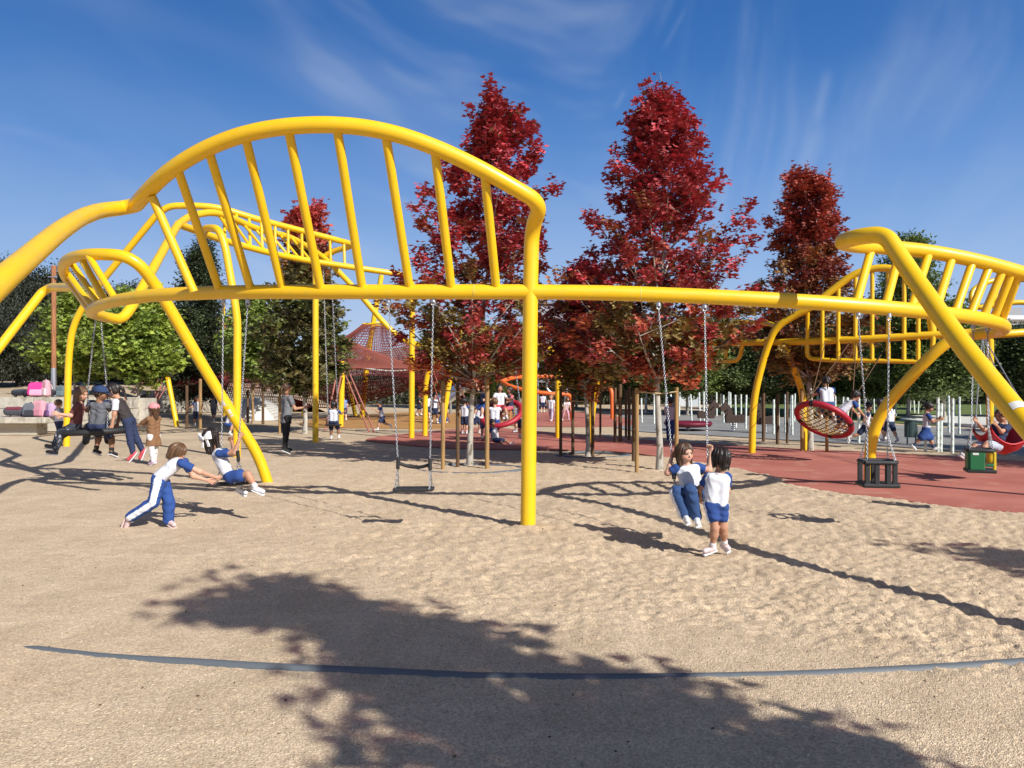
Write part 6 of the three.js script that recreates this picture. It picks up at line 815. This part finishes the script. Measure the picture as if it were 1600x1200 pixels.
{ // grey play tower and steel tube slide
  const d = 46, at = P(862, 600, d).setY(0), t = thing('play_tower', 'tall grey play tower with red struts behind the middle maple', 'play tower', at), gm = mat(lin(.20, .20, .22), .7), g2 = mat(lin(.33, .33, .36), .7), rm = mat(lin(.42, .03, .06), .5), Y = (y) => EYE - (y - 600) / FOCAL * d, X = (x) => (x - 862) / FOCAL * d;
  part('upper_cabin', [box(X(884) - X(838), Y(478) - Y(514), 1.6, (X(884) + X(838)) / 2, (Y(478) + Y(514)) / 2, 0, .04)], g2, t); part('roof', box(2.1, .12, 1.9, 0, Y(476), 0, .03), gm, t); part('porthole', new THREE.CylinderGeometry(.17, .17, .06, 18).rotateX(Math.PI / 2).translate(X(845), Y(499), .81), M.rubber, t); part('deck', box(2.3, .14, 1.8, 0, Y(560), 0, .02), gm, t); part('lower_deck', box(1.8, .14, 1.6, 0, Y(596), 0, .02), gm, t);
  for (const [x, z] of [[-.85, -.7], [.85, -.7], [-.85, .7], [.85, .7]]) part('post', new THREE.CylinderGeometry(.06, .06, Y(480), 8).translate(x, Y(480) / 2, z), gm, t);
  for (const [a, b] of [[[846, 545], [857, 600]], [[868, 555], [860, 582]], [[850, 512], [856, 490]], [[880, 520], [868, 556]]]) part('red_strut', sweep([new V3(X(a[0]), Y(a[1]), .86), new V3(X(b[0]), Y(b[1]), .86)], .045, 7), rm, t); part('net_panel', [-.8, -.4, 0, .4, .8].map((x) => sweep([new V3(x, Y(514), .78), new V3(x * .9, Y(560), .78)], .02, 4)), rm, t); part('slide_mouth', new THREE.TorusGeometry(.45, .07, 8, 20).translate(.1, Y(602), .9), M.steel, t);
  person('child in white standing up on the grey play tower', 'child', skeleton({ at: P(857, 0, d - .4).setY(Y(560) + .08), H: 1.2, yaw: 180 }), { ...UNI, sleeve: WH, bcol: [.5, .5, .5], hair: 'short', hairCol: 'dark' }, Y(560));
  const s = thing('tube_slide', 'shiny steel tube slide left of the left maple trunk', 'slide', P(703, 600, 42).setY(0)); part('tube', sweep(loc(path([P(728, 600, 44), P(712, 612, 42.5), P(690, 627, 41), P(676, 632, 40)], 1), s.position), .36, 20, false), mat(lin(.6, .6, .62), .22, { metalness: .9 }), s); part('end_ring', sweep(loc([P(677, 631.5, 40.1), P(675, 632.4, 39.9)], s.position), .39, 20), M.steel, s); part('support', sweep(loc([P(704, 622, 42), P(704, 600, 42).setY(-.1)], s.position), .07, 8), M.steel, s);
}
// buildings beyond the trees on the right
function facade(t, x0, x1, y0, y1, d, floors, bays, wall, glass, dep = 14) {
  const a = P(x0, y1, d), b = P(x1, y0, d), at = t.position, W = b.x - a.x, H = b.y - a.y; part('wall', box(W, H + 30, dep, a.x - at.x + W / 2, a.y + H / 2 - 15, -dep / 2 - .3), wall, t);
  for (let f = 0; f < floors; f++) { const y = b.y - (f + .5) * H / floors; part('slab', box(W + .8, H / floors * .42, 1.4, a.x - at.x + W / 2, y + H / floors * .29, .3), wall, t); for (let k = 0; k < bays; k++) part('window', box(W / bays * .86, H / floors * .5, .2, a.x - at.x + (k + .5) * W / bays, y - H / floors * .17, -.1), glass, t); }
}
{
  const wm = mat(lin(.62, .62, .62), .8), gl = mat(lin(.03, .05, .07), .15, { metalness: .2 }), bl = mat(lin(.08, .16, .22), .15, { metalness: .3 }), gr = mat(lin(.28, .28, .29), .8);
  const A = thing('white_building', 'long white building with stacked floor slabs at the right edge', 'building', P(1620, 600, 170).setY(0)); facade(A, 1560, 1760, 499, 600, 170, 5, 9, wm, gl); part('roof_box', box(4, 4, 4, P(1593, 0, 170).x - A.position.x, P(0, 494, 170).y, -4), gr, A); part('roof_slab', box(34, .9, 16, P(1650, 0, 170).x - A.position.x - 3, P(0, 497, 170).y, -6), wm, A);
  const B = thing('glass_building', 'low blue glass building behind the right rungs', 'building', P(1415, 600, 190).setY(0)); facade(B, 1378, 1442, 492, 540, 190, 3, 8, gr, bl); const C = thing('white_building', 'white building block between the right posts, behind trees', 'building', P(1530, 600, 210).setY(0)); facade(C, 1500, 1575, 530, 600, 210, 3, 6, wm, gl);
  const D = thing('site_cabin', 'pale blue-white site cabin behind the white stakes', 'cabin', P(1070, 600, 58).setY(0)); part('wall', box(1.6, 1.5, 2, 0, .72, 0, .02), mat(lin(.42, .46, .5), .7), D); part('door', box(.5, 1.2, .04, -.3, .6, 1.02), mat(lin(.5, .53, .56), .7), D); part('roof', box(1.75, .1, 2.15, 0, 1.52, 0, .02), gr, D);
  const L = thing('lattice_mast', 'thin lattice mast against the sky behind the right rungs', 'mast', P(1426, 600, 200).setY(0)); const h = P(0, 440, 200).y; const rods = []; for (const [x, z] of [[-.5, -.5], [.5, -.5], [.5, .5], [-.5, .5]]) part('upright', sweep([new V3(x, 0, z), new V3(x, h, z)], .14, 5), mat(lin(.45, .38, .32), .8), L); for (let i = 0; i < 16; i++) rods.push(sweep([new V3(-.5, i * h / 16, .5), new V3(.5, (i + 1) * h / 16, .5)], .09, 4)); part('bracing', rods, mat(lin(.45, .38, .32), .8), L);
}
scene.traverse((o) => { if (o.isMesh) { o.castShadow = true; o.receiveShadow = true; } });
renderer.render(scene, camera);
